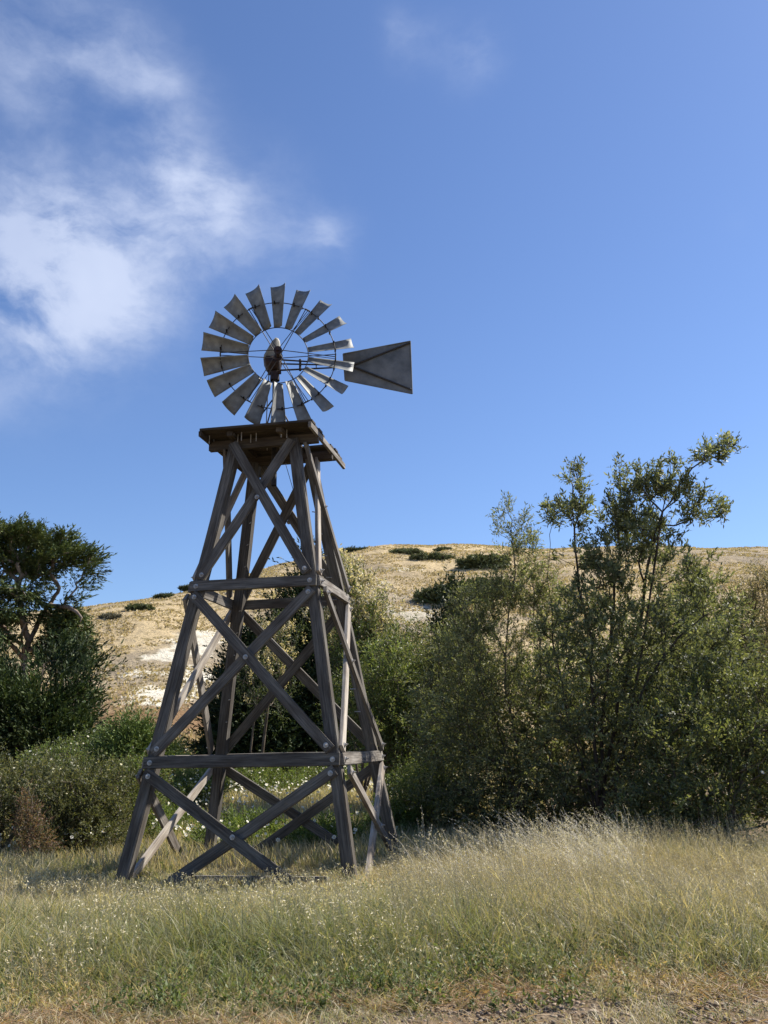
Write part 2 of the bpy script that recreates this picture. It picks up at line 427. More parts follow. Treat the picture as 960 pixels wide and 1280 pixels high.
def skeleton_tubes(nodes, parent, rtip, expo=.5, rmax=9, wig=.06, sides=5, minr=0.0):
    n = len(nodes); kids = [[] for _ in range(n)]
    for i, p in enumerate(parent):
        if p >= 0: kids[p].append(i)
    cnt = np.zeros(n)
    order = np.argsort(-np.array([0] * n)); order = range(n - 1, -1, -1)
    for i in order:
        cnt[i] = max(1, sum(cnt[k] for k in kids[i]))
    rad = np.minimum(rtip * cnt ** expo, rmax)
    paths = []; roots = [i for i in range(n) if parent[i] < 0]
    stack = [(r, None) for r in roots]
    while stack:
        s, frm = stack.pop()
        path = ([frm] if frm is not None else []) + [s]
        cur = s
        while kids[cur]:
            ks = sorted(kids[cur], key=lambda k: -cnt[k])
            for k in ks[1:]: stack.append((k, cur))
            cur = ks[0]; path.append(cur)
        if len(path) > 1:
            pr = rad[path].copy()
            if frm is not None: pr[0] = min(pr[0], pr[1] * 1.15)
            pp = nodes[path]
            # subdivide with wiggle
            out_p, out_r = [pp[0]], [pr[0]]
            for a_, b_, ra, rb in zip(pp[:-1], pp[1:], pr[:-1], pr[1:]):
                Ls = np.linalg.norm(b_ - a_); k = 2 if Ls > .25 else 1
                for q in range(1, k + 1):
                    f = q / k; pt = a_ + (b_ - a_) * f
                    if q < k: pt = pt + rng.normal(0, wig * Ls, 3)
                    out_p.append(pt); out_r.append(ra + (rb - ra) * f)
            if max(out_r) > minr: paths.append((np.array(out_p), np.array(out_r)))
    return tubes(paths, sides), rad, cnt

def sample_blobs(blobs, n):
    wts = np.array([b[6] if len(b) > 6 else 1. for b in blobs]); vol = []
    for b in blobs:
        s = b[4] / FPX; vol.append((b[2] * s * b[3] * s) ** .9 * b[5] ** .3)
    pr = np.array(vol) * wts; pr /= pr.sum()
    idx = rng.choice(len(blobs), n, p=pr); out = []
    for i in idx:
        bx, by, rx, ry, Y, dr_ = blobs[i][:6]; s = Y / FPX
        v = rng.normal(0, 1, 3); v /= np.linalg.norm(v); v *= rng.random() ** (1 / 2.6)
        c_ = at(bx, by, Y)
        out.append(c_ + [v[0] * rx * s, v[1] * dr_, v[2] * ry * s])
    return np.array(out)

def plant(name, label, cat, base, stems, blobs, n_att, twigs=5, twig_len=.3, leaves=10, leaf=(.05, .015), pal=None, spread=1.0, upb=.35,
          rtip=.004, rmax=.2, expo=.5, bark=None, lmat=None, group=None, bf=.35, flower=None, twig_tube=False, cvar=.22, droop=0, flat=0., crown_name='foliage',
          trunk_name='stems', zmin=.02, extra=None, wig=.06, outb=1., rnd=.55):
    base = np.array(base, float)
    root = empty(name, base); tag(root, label, cat, group)
    nodes, par = [base], [-1]
    for st in stems:
        prev = 0
        for p in st:
            nodes.append(np.array(p, float)); par.append(prev); prev = len(nodes) - 1
    att = sample_blobs(blobs, n_att)
    gz = terrain(att[:, 0], att[:, 1]) + zmin
    att[:, 2] = np.maximum(att[:, 2], gz + rng.random(len(att)) * .15)
    nd, pa, aid = balanced_tree(nodes, par, att, bf)
    (V, F), rad, cnt = skeleton_tubes(nd, pa, rtip, expo, rmax, wig, 6)
    aid = np.array(aid); A = nd[aid]; edge = unit(A - nd[pa[aid]])
    T = np.repeat(A, twigs, 0); E_ = np.repeat(edge, twigs, 0); k = len(T)
    bright = np.repeat(1 + cvar * rng.normal(0, 1, len(aid)).clip(-1.6, 1.6), twigs)
    c_ = A.mean(0); outd = unit(T - c_) * outb
    dirn = unit(E_ * .7 + outd * .45 + rng.normal(0, spread * .6, (k, 3)) * [1, 1, 1 - flat] + [0, 0, upb])
    T = T + rng.normal(0, twig_len * .18, (k, 3))
    ln = twig_len * rng.uniform(.55, 1.3, k)
    if twig_tube:
        tv = [(np.array([t0, t0 + d0 * l0]), np.array([.003, .0015]) * twig_tube) for t0, d0, l0 in zip(T, dirn, ln)]
        V2, F2 = tubes(tv, 3); F = np.concatenate([F, F2 + len(V)]); V = np.concatenate([V, V2])
    mesh_np(trunk_name, V - base, F, bark or M_bark, root, smooth=True)
    f = np.tile((np.arange(leaves) + .5) / leaves, k) + rng.normal(0, .04, k * leaves)
    Tl = np.repeat(T, leaves, 0); dl = np.repeat(dirn, leaves, 0); ll = np.repeat(ln, leaves)
    Pp = Tl + dl * (ll * f)[:, None] + np.array([0, 0, -1.]) * (droop * ll * f * f)[:, None]
    m_ = len(Pp)
    ld = unit(dl * .75 + rng.normal(0, rnd, (m_, 3)) * [1, 1, 1 - flat * .6] - np.array([0, 0, droop * .8]))
    sd_ = unit(np.cross(ld, rng.normal(0, 1, (m_, 3)) + [0, 0, .0 + 2 * flat]))
    sz = rng.uniform(.65, 1.25, m_)
    V, F = leaves_geo(Pp, ld, sd_, leaf[0] * sz, leaf[1] * sz, .12)
    pal = np.array(pal); ci = rng.integers(0, len(pal), m_)
    cl = pal[ci] * (np.repeat(bright, leaves) * rng.uniform(.8, 1.2, m_))[:, None]
    mesh_np(crown_name, V - base, F, lmat or M_leaf, root, colr=np.repeat(cl, 4, 0).clip(0.004, .9))
    if flower:
        for (nm, cnt_f, size, colf, zr_, rad_) in flower:
            cand = A[(A[:, 2] > zr_[0]) & (A[:, 2] < zr_[1])]
            if rad_: # outer ones towards the light and the path
                sc2 = (cand[:, 2] - cand[:, 2].mean()) * .5 - (cand[:, 1] - cand[:, 1].mean()) + rng.normal(0, .4, len(cand)); cand = cand[np.argsort(-sc2)[:max(10, len(cand) // 2)]]
            q = cand[rng.integers(0, len(cand), cnt_f)] + rng.normal(0, twig_len * .6, (cnt_f, 3))
            if nm == 'blossom':
                Vf, Ff = daisies(q, size, colf); mesh_np('blossoms', Vf - base, Ff, M_petal, root, colr=daisy_col(cnt_f, colf))
            else:   # fluffy seed plumes
                kk = 26; q2 = np.repeat(q, kk, 0); h = rng.random(cnt_f * kk)
                ax = np.repeat(unit(rng.normal(0, .35, (cnt_f, 3)) + [0, 0, 1]), kk, 0)
                q2 = q2 + ax * (h * size * 4)[:, None] + rng.normal(0, size * .35, q2.shape)
                d_ = unit(rng.normal(0, 1, q2.shape) + [0, 0, .6]); s2 = unit(np.cross(d_, rng.normal(0, 1, q2.shape)))
                Vf, Ff = leaves_geo(q2, d_, s2, size * rng.uniform(.6, 1.2, len(q2)), size * .5)
                cf = np.array(colf) * rng.uniform(.6, 1.25, len(q2))[:, None]
                mesh_np('seed_heads', Vf - base, Ff, M_petal, root, colr=np.repeat(cf, 4, 0))
    if extra:
        for (nm, pth, rd) in extra:
            V, F = tubes([(np.array(pth), np.array(rd))], 7); mesh_np(nm, V - base, F, bark or M_bark, root, smooth=True)
    return root

def daisies(P, size, colf=None):
    n_ = len(P); nrm = unit(rng.normal(0, .45, (n_, 3)) + [0.25, -.45, .8])
    u = unit(np.cross(nrm, [0, 1., .1])); v = np.cross(nrm, u)
    s = size * rng.uniform(.7, 1.25, n_)
    a_ = np.arange(14) / 14 * 2 * np.pi; rr = np.where(np.arange(14) % 2 == 0, .5, .34)
    ring = P[:, None] + (rr * np.cos(a_))[None, :, None] * (u * s[:, None])[:, None] + (rr * np.sin(a_))[None, :, None] * (v * s[:, None])[:, None]
    ctr = P + nrm * (s * -.12)[:, None]
    inner = P[:, None] + nrm[:, None] * (s * .03)[:, None, None] + (.13 * np.cos(a_[::2]))[None, :, None] * (u * s[:, None])[:, None] + (.13 * np.sin(a_[::2]))[None, :, None] * (v * s[:, None])[:, None]
    V = np.concatenate([ctr[:, None], ring, inner], 1)   # 1+14+7 = 22
    base = np.arange(n_)[:, None, None] * 22
    f1 = np.array([[0, 1 + i, 1 + (i + 1) % 14] for i in range(14)])[None] + base
    f2 = np.array([[15 + i for i in range(7)]])[None] + base
    return V.reshape(-1, 3), [f1.reshape(-1, 3), f2.reshape(-1, 7)]
def daisy_col(n_, colf):
    c_ = np.tile(np.array(colf), (n_, 22, 1)).astype(float); c_[:, 15:] = (.62, .42, .06) if colf[0] > .7 else np.array(colf) * .8
    return c_.reshape(-1, 3)

def gpt(px, Y):   # ground point under column px at depth Y
    p = at(px, 950, Y); return np.array([p[0], Y, float(terrain(p[0], Y))])

OLIVE = [(.135, .155, .062), (.17, .19, .085), (.10, .125, .052), (.22, .23, .12)]
DARKG = [(.030, .048, .018), (.045, .062, .022), (.022, .036, .014)]
CYP = [(.075, .105, .038), (.11, .14, .048), (.05, .075, .03), (.14, .165, .06)]
FRESH = [(.12, .165, .045), (.155, .20, .06), (.09, .135, .04)]
GREYG = [(.10, .115, .06), (.14, .145, .085), (.075, .09, .045)]

# --- old cypress at the left
Y0 = 34
def a3(pts, Y): return [at(px, py, Y + dy) for px, py, dy in pts]
tb = gpt(30, Y0)
trunk0 = [at(29, 905, Y0), at(28, 860, Y0), at(30, 830, Y0), at(31, 812, Y0)]
def br(pts): return trunk0 + a3(pts, Y0)
nodes_stems = [
    trunk0 + a3([(40, 795, 0), (50, 772, .2), (61, 757, .2), (69, 744, .4), (74, 735, .3), (68, 725, .2), (62, 717, 0), (66, 702, 0), (82, 690, .3)], Y0),
]
root_pts = a3([(36, 800, 0), (30, 780, -.5), (26, 755, -.6), (22, 735, -.3), (14, 718, 0), (4, 708, .3)], Y0)
blobs_c = [(20, 674, 44, 7, Y0, 2.0, 1.7), (62, 684, 30, 7, Y0 + .3, 1.4, 1.4), (94, 698, 26, 7, Y0 + .2, 1.0, 1.5), (116, 702, 12, 4, Y0, .5, 1.4), (60, 702, 26, 6, Y0, 1.2, .9), (10, 694, 26, 7, Y0, 1.2, .8),
           (84, 672, 11, 2.5, Y0 - .3, .3, 1.3), (-20, 700, 45, 18, Y0, 2.5, .8), (30, 706, 24, 6, Y0, 1.2, .7), (108, 718, 14, 6, Y0, .5, .8), (100, 734, 13, 8, Y0, .5, .6), (92, 750, 12, 7, Y0, .4, .5),
           (15, 739, 30, 5, Y0 - 1, 1.4, 1.2), (38, 750, 22, 4, Y0 - .6, 1.1, .9), (10, 765, 28, 5, Y0 - 1.2, 1.3, 1.2), (-30, 765, 40, 40, Y0, 2.5, .8), (2, 795, 22, 6, Y0 - 1, 1.2, 1.1), (78, 772, 26, 10, Y0 + .6, 1, 1.1), (84, 794, 28, 12, Y0 + .6, 1, 1.2), (60, 812, 26, 12, Y0 + .8, 1, 1.1), (98, 815, 18, 8, Y0 + .6, .8, 1), (50, 722, 24, 7, Y0 + .5, 1.2, .8), (20, 718, 24, 7, Y0 + .5, 1.2, .8)]
plant('cypress_tree', 'old cypress with a flat spreading crown and pale bare trunk at the left edge', 'tree', tb,
      [trunk0, trunk0 + a3([(18, 800, .3), (5, 785, .5), (-20, 770, .5), (-50, 745, .5)], Y0)] +
      [nodes_stems[0], trunk0 + root_pts], blobs_c, 760, twigs=9, twig_len=.5, leaves=14, leaf=(.15, .045), rnd=.36, outb=1.4, pal=CYP, spread=.9, upb=.02, flat=.75,
      rtip=.016, rmax=.26, expo=.42, bark=M_cypbark, lmat=M_needle, bf=.25, cvar=.25, crown_name='crown', trunk_name='trunk',
      extra=[('dead_branch', a3([(61, 757, .2), (72, 758, -.2), (86, 759, -.6), (96, 765, -.7), (102, 772, -.7), (100, 778, -.7)], Y0), [.10, .09, .08, .065, .04, .015]),
             ('dead_branch', a3([(30, 815, -.1), (27, 800, -.6), (28, 787, -.8), (32, 779, -.8), (37, 778, -.8), (41, 784, -.8)], Y0), [.05, .045, .04, .035, .03, .01]),
             ('dead_branch', a3([(28, 822, 0), (20, 812, -.3), (8, 800, -.4), (-4, 792, -.5)], Y0), [.09, .085, .08, .07])])

# dark conifers under it
def conifer(name, label, px, Y, top, bot_r, n, pal=DARKG, leaf=(.15, .05), group=None, dep=1.6, tw=9, flower=None, fill=.95, lv=12, upb=.5):
    b0 = gpt(px, Y); ty = top
    by = 950
    blobs = []
    K = 6
    for i in range(K):
        f = i / (K - 1); yy = ty + (by - ty) * (f * .92 + .04); rr = bot_r * (0.12 + fill * f ** .75)
        blobs.append((px, yy, rr, (by - ty) / K * .75, Y, dep * (.2 + .8 * f), 1.))
    st = [[at(px, by - (by - ty) * f, Y) for f in (.15, .35, .55, .75, .93)]]
    return plant(name, label, 'tree', b0, st, blobs, n, rnd=.32, outb=1.5, twigs=tw, twig_len=.75 * Y / 30, leaves=lv, leaf=leaf, pal=pal, spread=.7, upb=upb, rtip=.012, rmax=.16,
                 expo=.42, bark=M_darkbark, lmat=M_needle, bf=.15, crown_name='crown', trunk_name='trunk', group=group, flower=flower, cvar=.2)
blobs_l = [(88, 832, 24, 14, 31, 1., .9), (68, 845, 18, 12, 30.5, .8, .8), (45, 892, 62, 28, 29.5, 1.6), (96, 868, 26, 12, 29, .8, .8), (112, 896, 14, 5, 28.6, .5, .8), (20, 925, 80, 38, 28.5, 1.8),
           (80, 930, 38, 26, 28.5, 1.2), (-20, 890, 50, 50, 29, 2), (110, 845, 10, 4, 29.5, .4, .7), (5, 868, 24, 10, 29.5, .8, .8)]
plant('dark_conifer', 'dense dark conifer with feathery upright branches filling in below the old cypress', 'tree', gpt(35, 29.5),
      [[at(40, 930, 29.5), at(45, 880, 29.5), at(55, 830, 30)], [at(75, 930, 29), at(92, 890, 28.8)]], blobs_l, 560, twigs=9, twig_len=.85, leaves=18, leaf=(.15, .045), rnd=.3, outb=1.6,
      pal=[(.032, .055, .018), (.05, .075, .022), (.022, .036, .013), (.07, .09, .03)], spread=.6, upb=.45, rtip=.012, rmax=.16, expo=.42, bark=M_darkbark, lmat=M_needle, bf=.15, crown_name='crown', trunk_name='trunk', cvar=.3, flat=.2)

# dark trees behind the tower
conifer('dark_conifer', 'broad dark conifer behind the tower, its top between the two right legs', 385, 31, 722, 105, 950)
conifer('dark_conifer', 'low dark conifer behind the left half of the tower', 315, 30, 805, 62, 560)
conifer('dark_conifer', 'dark conifer standing between the tower and the big olive green bush', 480, 33, 815, 75, 620)
conifer('dark_conifer', 'near black rounded tree above the green bushes right of the tower', 566, 34, 752, 48, 520, dep=1.5)
conifer('small_conifer', 'small young conifer poking up among white flowers left of the tower', 165, 23, 915, 36, 200, pal=FRESH, leaf=(.09, .03), dep=.8, tw=8, lv=12)

# bushes out on the slope, farther off
def hillbush(px, py, rx, ry_, label, pal=((.075, .09, .04), (.10, .115, .05), (.06, .07, .03)), n=170):
    ry = ry_ * .72; rx = rx * 1.15
    p = hit(px, py + ry * .7); Yd = p[1]
    s = Yd / FPX; c0 = gpt(px, Yd); p[2] = terrain(p[0], p[1])
    blobs = [(px + k * rx * .45, py + abs(k) * ry * .3, rx * .62, ry * .9, Yd + rng.uniform(-1, 1), rx * s * .5) for k in (-1, 0, 1)]
    plant('hillside_shrub', label, 'shrub', p, [[p + [0, 0, .3]]], blobs, n, twigs=7, twig_len=min(.8, ry * s * 1.1), leaves=9, leaf=(.42 * min(1, ry / 7), .2 * min(1, ry / 7)), pal=pal, spread=1, upb=.4, rtip=.03, rmax=.12,
          bark=M_darkbark, lmat=M_needle, group='shrubs out on the hillside', cvar=.2)
HB = [(.11, .13, .055), (.14, .16, .07), (.085, .10, .045)]
for q in [(440, 688, 15, 3.5, 'dark shrub on the skyline just right of the tower'), (508, 690, 18, 4, 'green shrub below the skyline above the seedy bush', HB), (540, 697, 22, 5, 'wide green shrub under the crest of the hill', HB),
          (553, 687, 9, 3, 'small shrub right at the crest above the wide green one', HB), (604, 704, 26, 9, 'green shrub on the hill beside the leafy spire', HB), (560, 746, 32, 14, 'dark rounded shrub halfway up the slope right of the tower'),
          (610, 738, 34, 14, 'dark green shrub beside the rounded one halfway up the slope', HB), (205, 746, 9, 3.5, 'dark shrub near the skyline left of the tower'), (175, 760, 13, 4, 'long low shrub on the golden slope below the left skyline', HB),
          (137, 772, 11, 3, 'faint grey shrub lowest on the golden slope at left', [(.14, .13, .09)]), (237, 735, 10, 3.5, 'dark shrub on the skyline touching the left tower leg')]:
    hillbush(*q)

# pale seedy shrub behind the tower
Y4 = 22
CREAM = (.60, .52, .34)
plant('seeding_shrub', 'tall shrub topped with cream fluffy seed heads just behind the tower on the right', 'shrub', gpt(450, Y4),
      [[at(452, 900, Y4), at(448, 800, Y4), at(442, 730, Y4)], [at(440, 890, Y4 + .2), at(425, 790, Y4 + .3)], [at(470, 880, Y4), at(478, 800, Y4)], [at(458, 860, Y4), at(462, 760, Y4), at(455, 715, Y4)]],
      [(436, 735, 22, 32, Y4, .7), (446, 790, 30, 45, Y4, .8), (470, 780, 22, 40, Y4 + .2, .6, .6), (455, 850, 40, 50, Y4, 1), (410, 800, 14, 60, Y4 + .8, .6, .5)], 420,
      twigs=7, twig_len=.35, leaves=10, leaf=(.07, .022), pal=GREYG + FRESH, upb=.9, spread=.6, rtip=.006, rmax=.05, bf=.6, flower=[('plume', 380, .08, (.58, .52, .39), (4.3, 9), False)])
plant('seeding_shrub', 'low shrub with cream seed heads glimpsed through the middle of the tower', 'shrub', gpt(330, 25),
      [[at(335, 880, 25), at(345, 800, 25)], [at(320, 880, 25), at(322, 810, 25)]],
      [(350, 790, 34, 38, 25, .8), (335, 850, 40, 50, 25, 1)], 130, twigs=5, twig_len=.35, leaves=8, leaf=(.07, .022), pal=[(.07, .09, .04), (.10, .12, .06), (.05, .065, .03)], upb=.8, rtip=.006, rmax=.05, bf=.6,
      flower=[('plume', 70, .07, CREAM, (3.2, 9), False)])
plant('seeding_shrub', 'dry shrub with brownish seed heads at the right edge of the frame', 'shrub', gpt(945, 19),
      [[at(945, 900, 19), at(940, 780, 19), at(938, 730, 19)], [at(965, 880, 19), at(970, 740, 19)], [at(925, 880, 19), at(915, 790, 19)]],
      [(940, 740, 22, 34, 19, .6, .6), (965, 760, 30, 50, 19, .7), (945, 840, 40, 60, 19, .9)], 330, twigs=6, twig_len=.3, leaves=8, leaf=(.05, .015),
      pal=[(.2, .16, .1), (.14, .13, .07), (.1, .11, .05)], upb=.9, spread=.6, rtip=.005, rmax=.03, bf=.6, flower=[('plume', 230, .045, (.46, .37, .26), (2.6, 9), False)])

# green bushes right of the tower (middle distance)
def bush(name, label, px, Y, blobs, n, **k):
    st = []
    for q in range(4):
        b_ = blobs[rng.integers(len(blobs))]; st.append([gpt(px, Y) + [rng.normal(0, .15), 0, .35], at((b_[0] + px) / 2, (b_[1] + 960) / 2, Y)])
    kw = dict(twigs=6, twig_len=.32, leaves=11, leaf=(.07, .022), pal=OLIVE, rtip=.006, rmax=.05, bf=.4); kw.update(k)
    return plant(name, label, 'shrub', gpt(px, Y), st, blobs, n, **kw)
bush('leafy_bush', 'bright green bush against the right hand tower legs', 470, 20, [(455, 880, 30, 60, 20, .9), (490, 850, 34, 55, 20, .9), (500, 920, 50, 50, 20, 1), (425, 900, 22, 50, 20.5, .8, .6)], 480, pal=FRESH + OLIVE)
bush('leafy_bush', 'grey green bush in the gap between the tower and the tall bush', 540, 21, [(510, 815, 36, 34, 21.5, 1), (545, 860, 46, 50, 21, 1.2), (575, 830, 34, 44, 21, 1), (540, 930, 60, 50, 20.5, 1.2)], 600, pal=GREYG + OLIVE, twigs=7)
bush('flowering_bush', 'rounded green bush with small white blossoms right of the tower base', 535, 17.5, [(530, 990, 38, 34, 17.5, .9), (560, 1010, 34, 34, 17.5, .8), (505, 1005, 20, 26, 17.5, .6, .7)], 330, pal=FRESH + OLIVE, leaf=(.05, .02),
     flower=[('blossom', 60, .05, (.8, .8, .74), (0, 9), True)])
# --- the tall bushes on the right
Y6 = 15
WIL = [(.14, .16, .08), (.18, .20, .11), (.11, .13, .065), (.27, .285, .18), (.15, .175, .075)]
b6 = gpt(748, Y6)
def P6(*pts): return [at(px, py, Y6 + dy) for px, py, dy in pts]
stems6 = [P6((746, 1000, 0), (742, 920, 0), (740, 860, 0), (741, 800, -.1), (730, 760, -.1), (722, 710, -.1), (718, 660, -.1), (716, 610, -.1), (718, 575, -.1)),
          P6((752, 1000, .1), (762, 940, .2), (772, 880, .2), (786, 830, .2), (799, 780, .2), (806, 730, .1), (816, 680, 0), (828, 640, 0), (850, 606, 0), (880, 575, 0), (912, 556, -.1)),
          P6((748, 1000, .1), (752, 930, .2), (758, 860, .3), (764, 790, .3), (768, 720, .3), (772, 660, .3), (776, 610, .3), (774, 588, .3)),
          P6((755, 1000, 0), (790, 900, -.3), (830, 820, -.4), (880, 770, -.4), (920, 745, -.4)),
          P6((752, 1000, 0), (800, 920, .3), (860, 850, .4), (910, 810, .4)),
          P6((742, 1005, 0), (710, 900, .2), (690, 800, .2), (684, 720, .2), (688, 680, .2)),
          P6((828, 640, 0), (836, 600, .1), (838, 582, .1))]
bl6 = [(717, 592, 9, 26, Y6 - .1, .25, 1.2), (718, 640, 20, 34, Y6 - .1, .4, 1.1), (735, 625, 14, 18, Y6, .3, .7), (692, 650, 9, 26, Y6, .2, 1.1), (775, 600, 12, 22, Y6 + .3, .3, .9), (776, 650, 26, 36, Y6 + .3, .5, 1.6), (810, 605, 26, 24, Y6, .4, 1.6),
       (835, 590, 14, 12, Y6, .3, .9), (850, 615, 30, 18, Y6, .4, 1.9), (880, 637, 26, 13, Y6, .4, 1.5), (862, 650, 28, 10, Y6, .35, 1), (885, 572, 18, 9, Y6, .25, 2.), (910, 559, 14, 7, Y6, .2, 1.8), (868, 592, 10, 10, Y6, .2, 1.3), (805, 675, 42, 34, Y6 + .2, .6, 1.5), (745, 705, 46, 36, Y6, .7, .75), (700, 640, 8, 20, Y6, .2, .9), (903, 640, 10, 7, Y6, .3, .7),
       (870, 720, 46, 34, Y6 - .3, .7, .8), (775, 770, 70, 60, Y6, 1.1, 1), (880, 800, 56, 60, Y6, 1.1, 1), (830, 870, 80, 80, Y6 + .2, 1.4, 1), (720, 830, 50, 90, Y6 + .2, 1.2, .9), (750, 950, 90, 70, Y6 + .3, 1.4, .8)]
plant('tall_leafy_bush', 'tall many stemmed bush at right whose top sprays lean out against the sky', 'tree', b6, stems6, bl6, 1050, twigs=6, twig_len=.20, leaves=8, leaf=(.085, .028), pal=WIL,
      spread=.8, upb=.45, rtip=.005, rmax=.075, expo=.42, bark=M_darkbark, bf=.3, twig_tube=.8, crown_name='crown', trunk_name='stems', cvar=.25)
Y7 = 16.5
b7 = gpt(650, Y7)
stems7 = [[at(648, 1000, Y7), at(640, 900, Y7), at(632, 820, Y7), at(640, 740, Y7), at(642, 690, Y7), at(640, 650, Y7)], [at(655, 1000, Y7), at(620, 900, Y7), at(590, 820, Y7), at(570, 780, Y7)],
          [at(645, 1000, Y7), at(600, 940, Y7), at(560, 900, Y7)], [at(660, 1000, Y7), at(672, 900, Y7), at(675, 800, Y7), at(668, 740, Y7)]]
bl7 = [(640, 655, 22, 26, Y7, .3, 1.3), (652, 690, 28, 26, Y7, .4, 1.2), (668, 640, 5, 18, Y7, .2, .4), (650, 735, 50, 34, Y7, .6, 1.7), (605, 765, 46, 36, Y7, .7, 1.7), (690, 770, 40, 40, Y7, .7, 1.4), (590, 830, 60, 60, Y7, 1), (560, 900, 52, 60, Y7, 1), (640, 860, 70, 80, Y7, 1.2), (580, 980, 60, 60, Y7, 1), (660, 980, 90, 70, Y7, 1.2)]
plant('tall_leafy_bush', 'dense olive green bush with one leafy spire, left of the tallest bush', 'tree', b7, stems7, bl7, 1080, twigs=6, twig_len=.24, leaves=8, leaf=(.065, .019), pal=[(.16, .185, .085), (.21, .23, .11), (.125, .15, .07), (.28, .29, .17)],
      spread=.8, upb=.4, rtip=.0035, rmax=.05, expo=.42, bf=.3, twig_tube=.8, crown_name='crown', trunk_name='stems', cvar=.25)
bush('flowering_bush', 'broad green bush sprinkled with white blossoms in the lower right corner', 890, 13.6, [(850, 930, 60, 70, 13.8, 1), (910, 900, 56, 70, 14, 1), (940, 960, 50, 70, 13.6, 1), (860, 1010, 70, 45, 13.4, .9), (985, 900, 50, 90, 14, 1), (800, 1000, 40, 45, 13.6, .7, .7)], 860,
     pal=OLIVE + GREYG + [(.15, .18, .06)], leaf=(.062, .024), twigs=6, leaves=9, twig_len=.22, rtip=.004, flower=[('blossom', 46, .055, (.8, .8, .74), (.3, 3.2), True)])
bush('leafy_bush', 'olive bush in the shade behind the tall stems at right', 720, 17.5, [(640, 900, 90, 80, 17.5, 1.2), (740, 900, 90, 100, 17.8, 1.4), (840, 860, 90, 100, 17.8, 1.4), (680, 1000, 110, 50, 17, 1.2), (820, 1000, 120, 55, 17, 1.2)], 900, twigs=7, leaves=10, leaf=(.08, .03))
bush('leafy_bush', 'loose green bush behind the dry shrub at the right edge', 930, 20, [(900, 820, 60, 80, 20, 1.3), (960, 880, 70, 90, 20, 1.3), (860, 760, 40, 40, 20, 1, .6)], 480, twigs=7, leaf=(.08, .03))

bush('leafy_bush', 'green bush cut off by the right edge of the frame, low beside the blossoming one', 1020, 14.6, [(1010, 980, 62, 70, 14.6, .9), (1090, 940, 60, 90, 15, 1.1)], 520, twigs=7, leaves=8, leaf=(.08, .028))
# left hedge of low shrubs
HEDGE = [(.09, .10, .045), (.12, .13, .06), (.07, .085, .038), (.16, .155, .085)]
bush('low_shrub', 'leafy shrub at the far left below the dark conifer', 10, 15.5, [(0, 1010, 50, 50, 15.5, 1), (-40, 1000, 50, 60, 15.5, 1), (40, 985, 34, 30, 15.8, .8)], 520, pal=HEDGE, leaf=(.05, .018), twig_len=.24, upb=.8, flower=[('blossom', 30, .04, (.7, .68, .5), (1.2, 3), True)])
bush('low_shrub', 'dense dark green shrub in the middle of the hedge left of the tower', 95, 15.5, [(85, 1005, 48, 46, 15.5, 1), (125, 1000, 44, 40, 15.6, .9), (100, 1040, 60, 30, 15.2, .8)], 560, pal=HEDGE, leaf=(.05, .018), twig_len=.24, upb=.8, flower=[('blossom', 24, .04, (.72, .7, .5), (1.2, 3), True)])
bush('low_shrub', 'lighter shrub of the hedge beside the left tower leg', 160, 16.5, [(160, 1000, 34, 40, 16.5, .8), (180, 985, 26, 30, 17, .7), (150, 1035, 40, 24, 16.3, .6)], 360, pal=FRESH + HEDGE, leaf=(.05, .018), twig_len=.24, upb=.7)
bush('dry_shrub', 'reddish brown dry shrub in front of the hedge at left', 42, 14.0, [(38, 1035, 14, 26, 14.0, .3), (52, 1052, 20, 14, 13.9, .3), (30, 1005, 7, 18, 14, .2, .7)], 90, pal=[(.17, .10, .075), (.22, .14, .10), (.11, .10, .06), (.09, .10, .05)], leaf=(.035, .014), twig_len=.16, upb=.8, rtip=.004)
for (px, py, Y, rx, ry, lab) in [(120, 940, 24, 34, 22, 'mound of white flowered shrub below the left conifer'), (205, 950, 24, 26, 22, 'white flowered shrub mound behind the left tower leg'), (70, 955, 22, 40, 20, 'flowering mound above the left hedge')]:
    bush('flowering_bush', lab, px, Y, [(px, py, rx, ry, Y, .9), (px + 10, py + 18, rx, ry, Y - .4, .9)], 240, pal=FRESH + GREYG, leaf=(.06, .025), twig_len=.28, flower=[('blossom', 190, .06, (.82, .82, .72), (0, 5), True)])

# meadow mounds behind the tower
for i, (px, py, Y, rx, ry, lab) in enumerate([(330, 975, 25, 62, 18, 'low mound thick with white flowers seen through the tower'), (420, 968, 27, 44, 14, 'flowering mound behind the right tower legs'), (250, 985, 21, 34, 18, 'green mound with daisies behind the left tower leg'),
                                              (525, 972, 24, 34, 16, 'flowering mound between the tower and the rounded bush'), (300, 1048, 16.6, 52, 26, 'lush green clump with daisies inside the tower base'), (405, 1055, 16.3, 46, 26, 'green clump with large daisies behind the front right leg'),
                                              (205, 1040, 18, 30, 24, 'green leafy clump beside the left tower leg'), (500, 1030, 18, 36, 26, 'shaded green clump right of the tower base')]):
    bush('flowering_mound', lab, px, Y, [(px, py, rx, ry, Y, 1.0), (px - 10, py + 10, rx, ry, Y - .5, 1.)], 260, pal=FRESH + ([(.12, .13, .05)] if i < 4 else []), leaf=(.07, .02), twig_len=.22, upb=1.0, rtip=.003, rmax=.02, twigs=6, leaves=8,
         flower=[('blossom', 240 if i < 4 else 16, .06 if i < 4 else .075, (.85, .85, .78), (0, 5), True)])

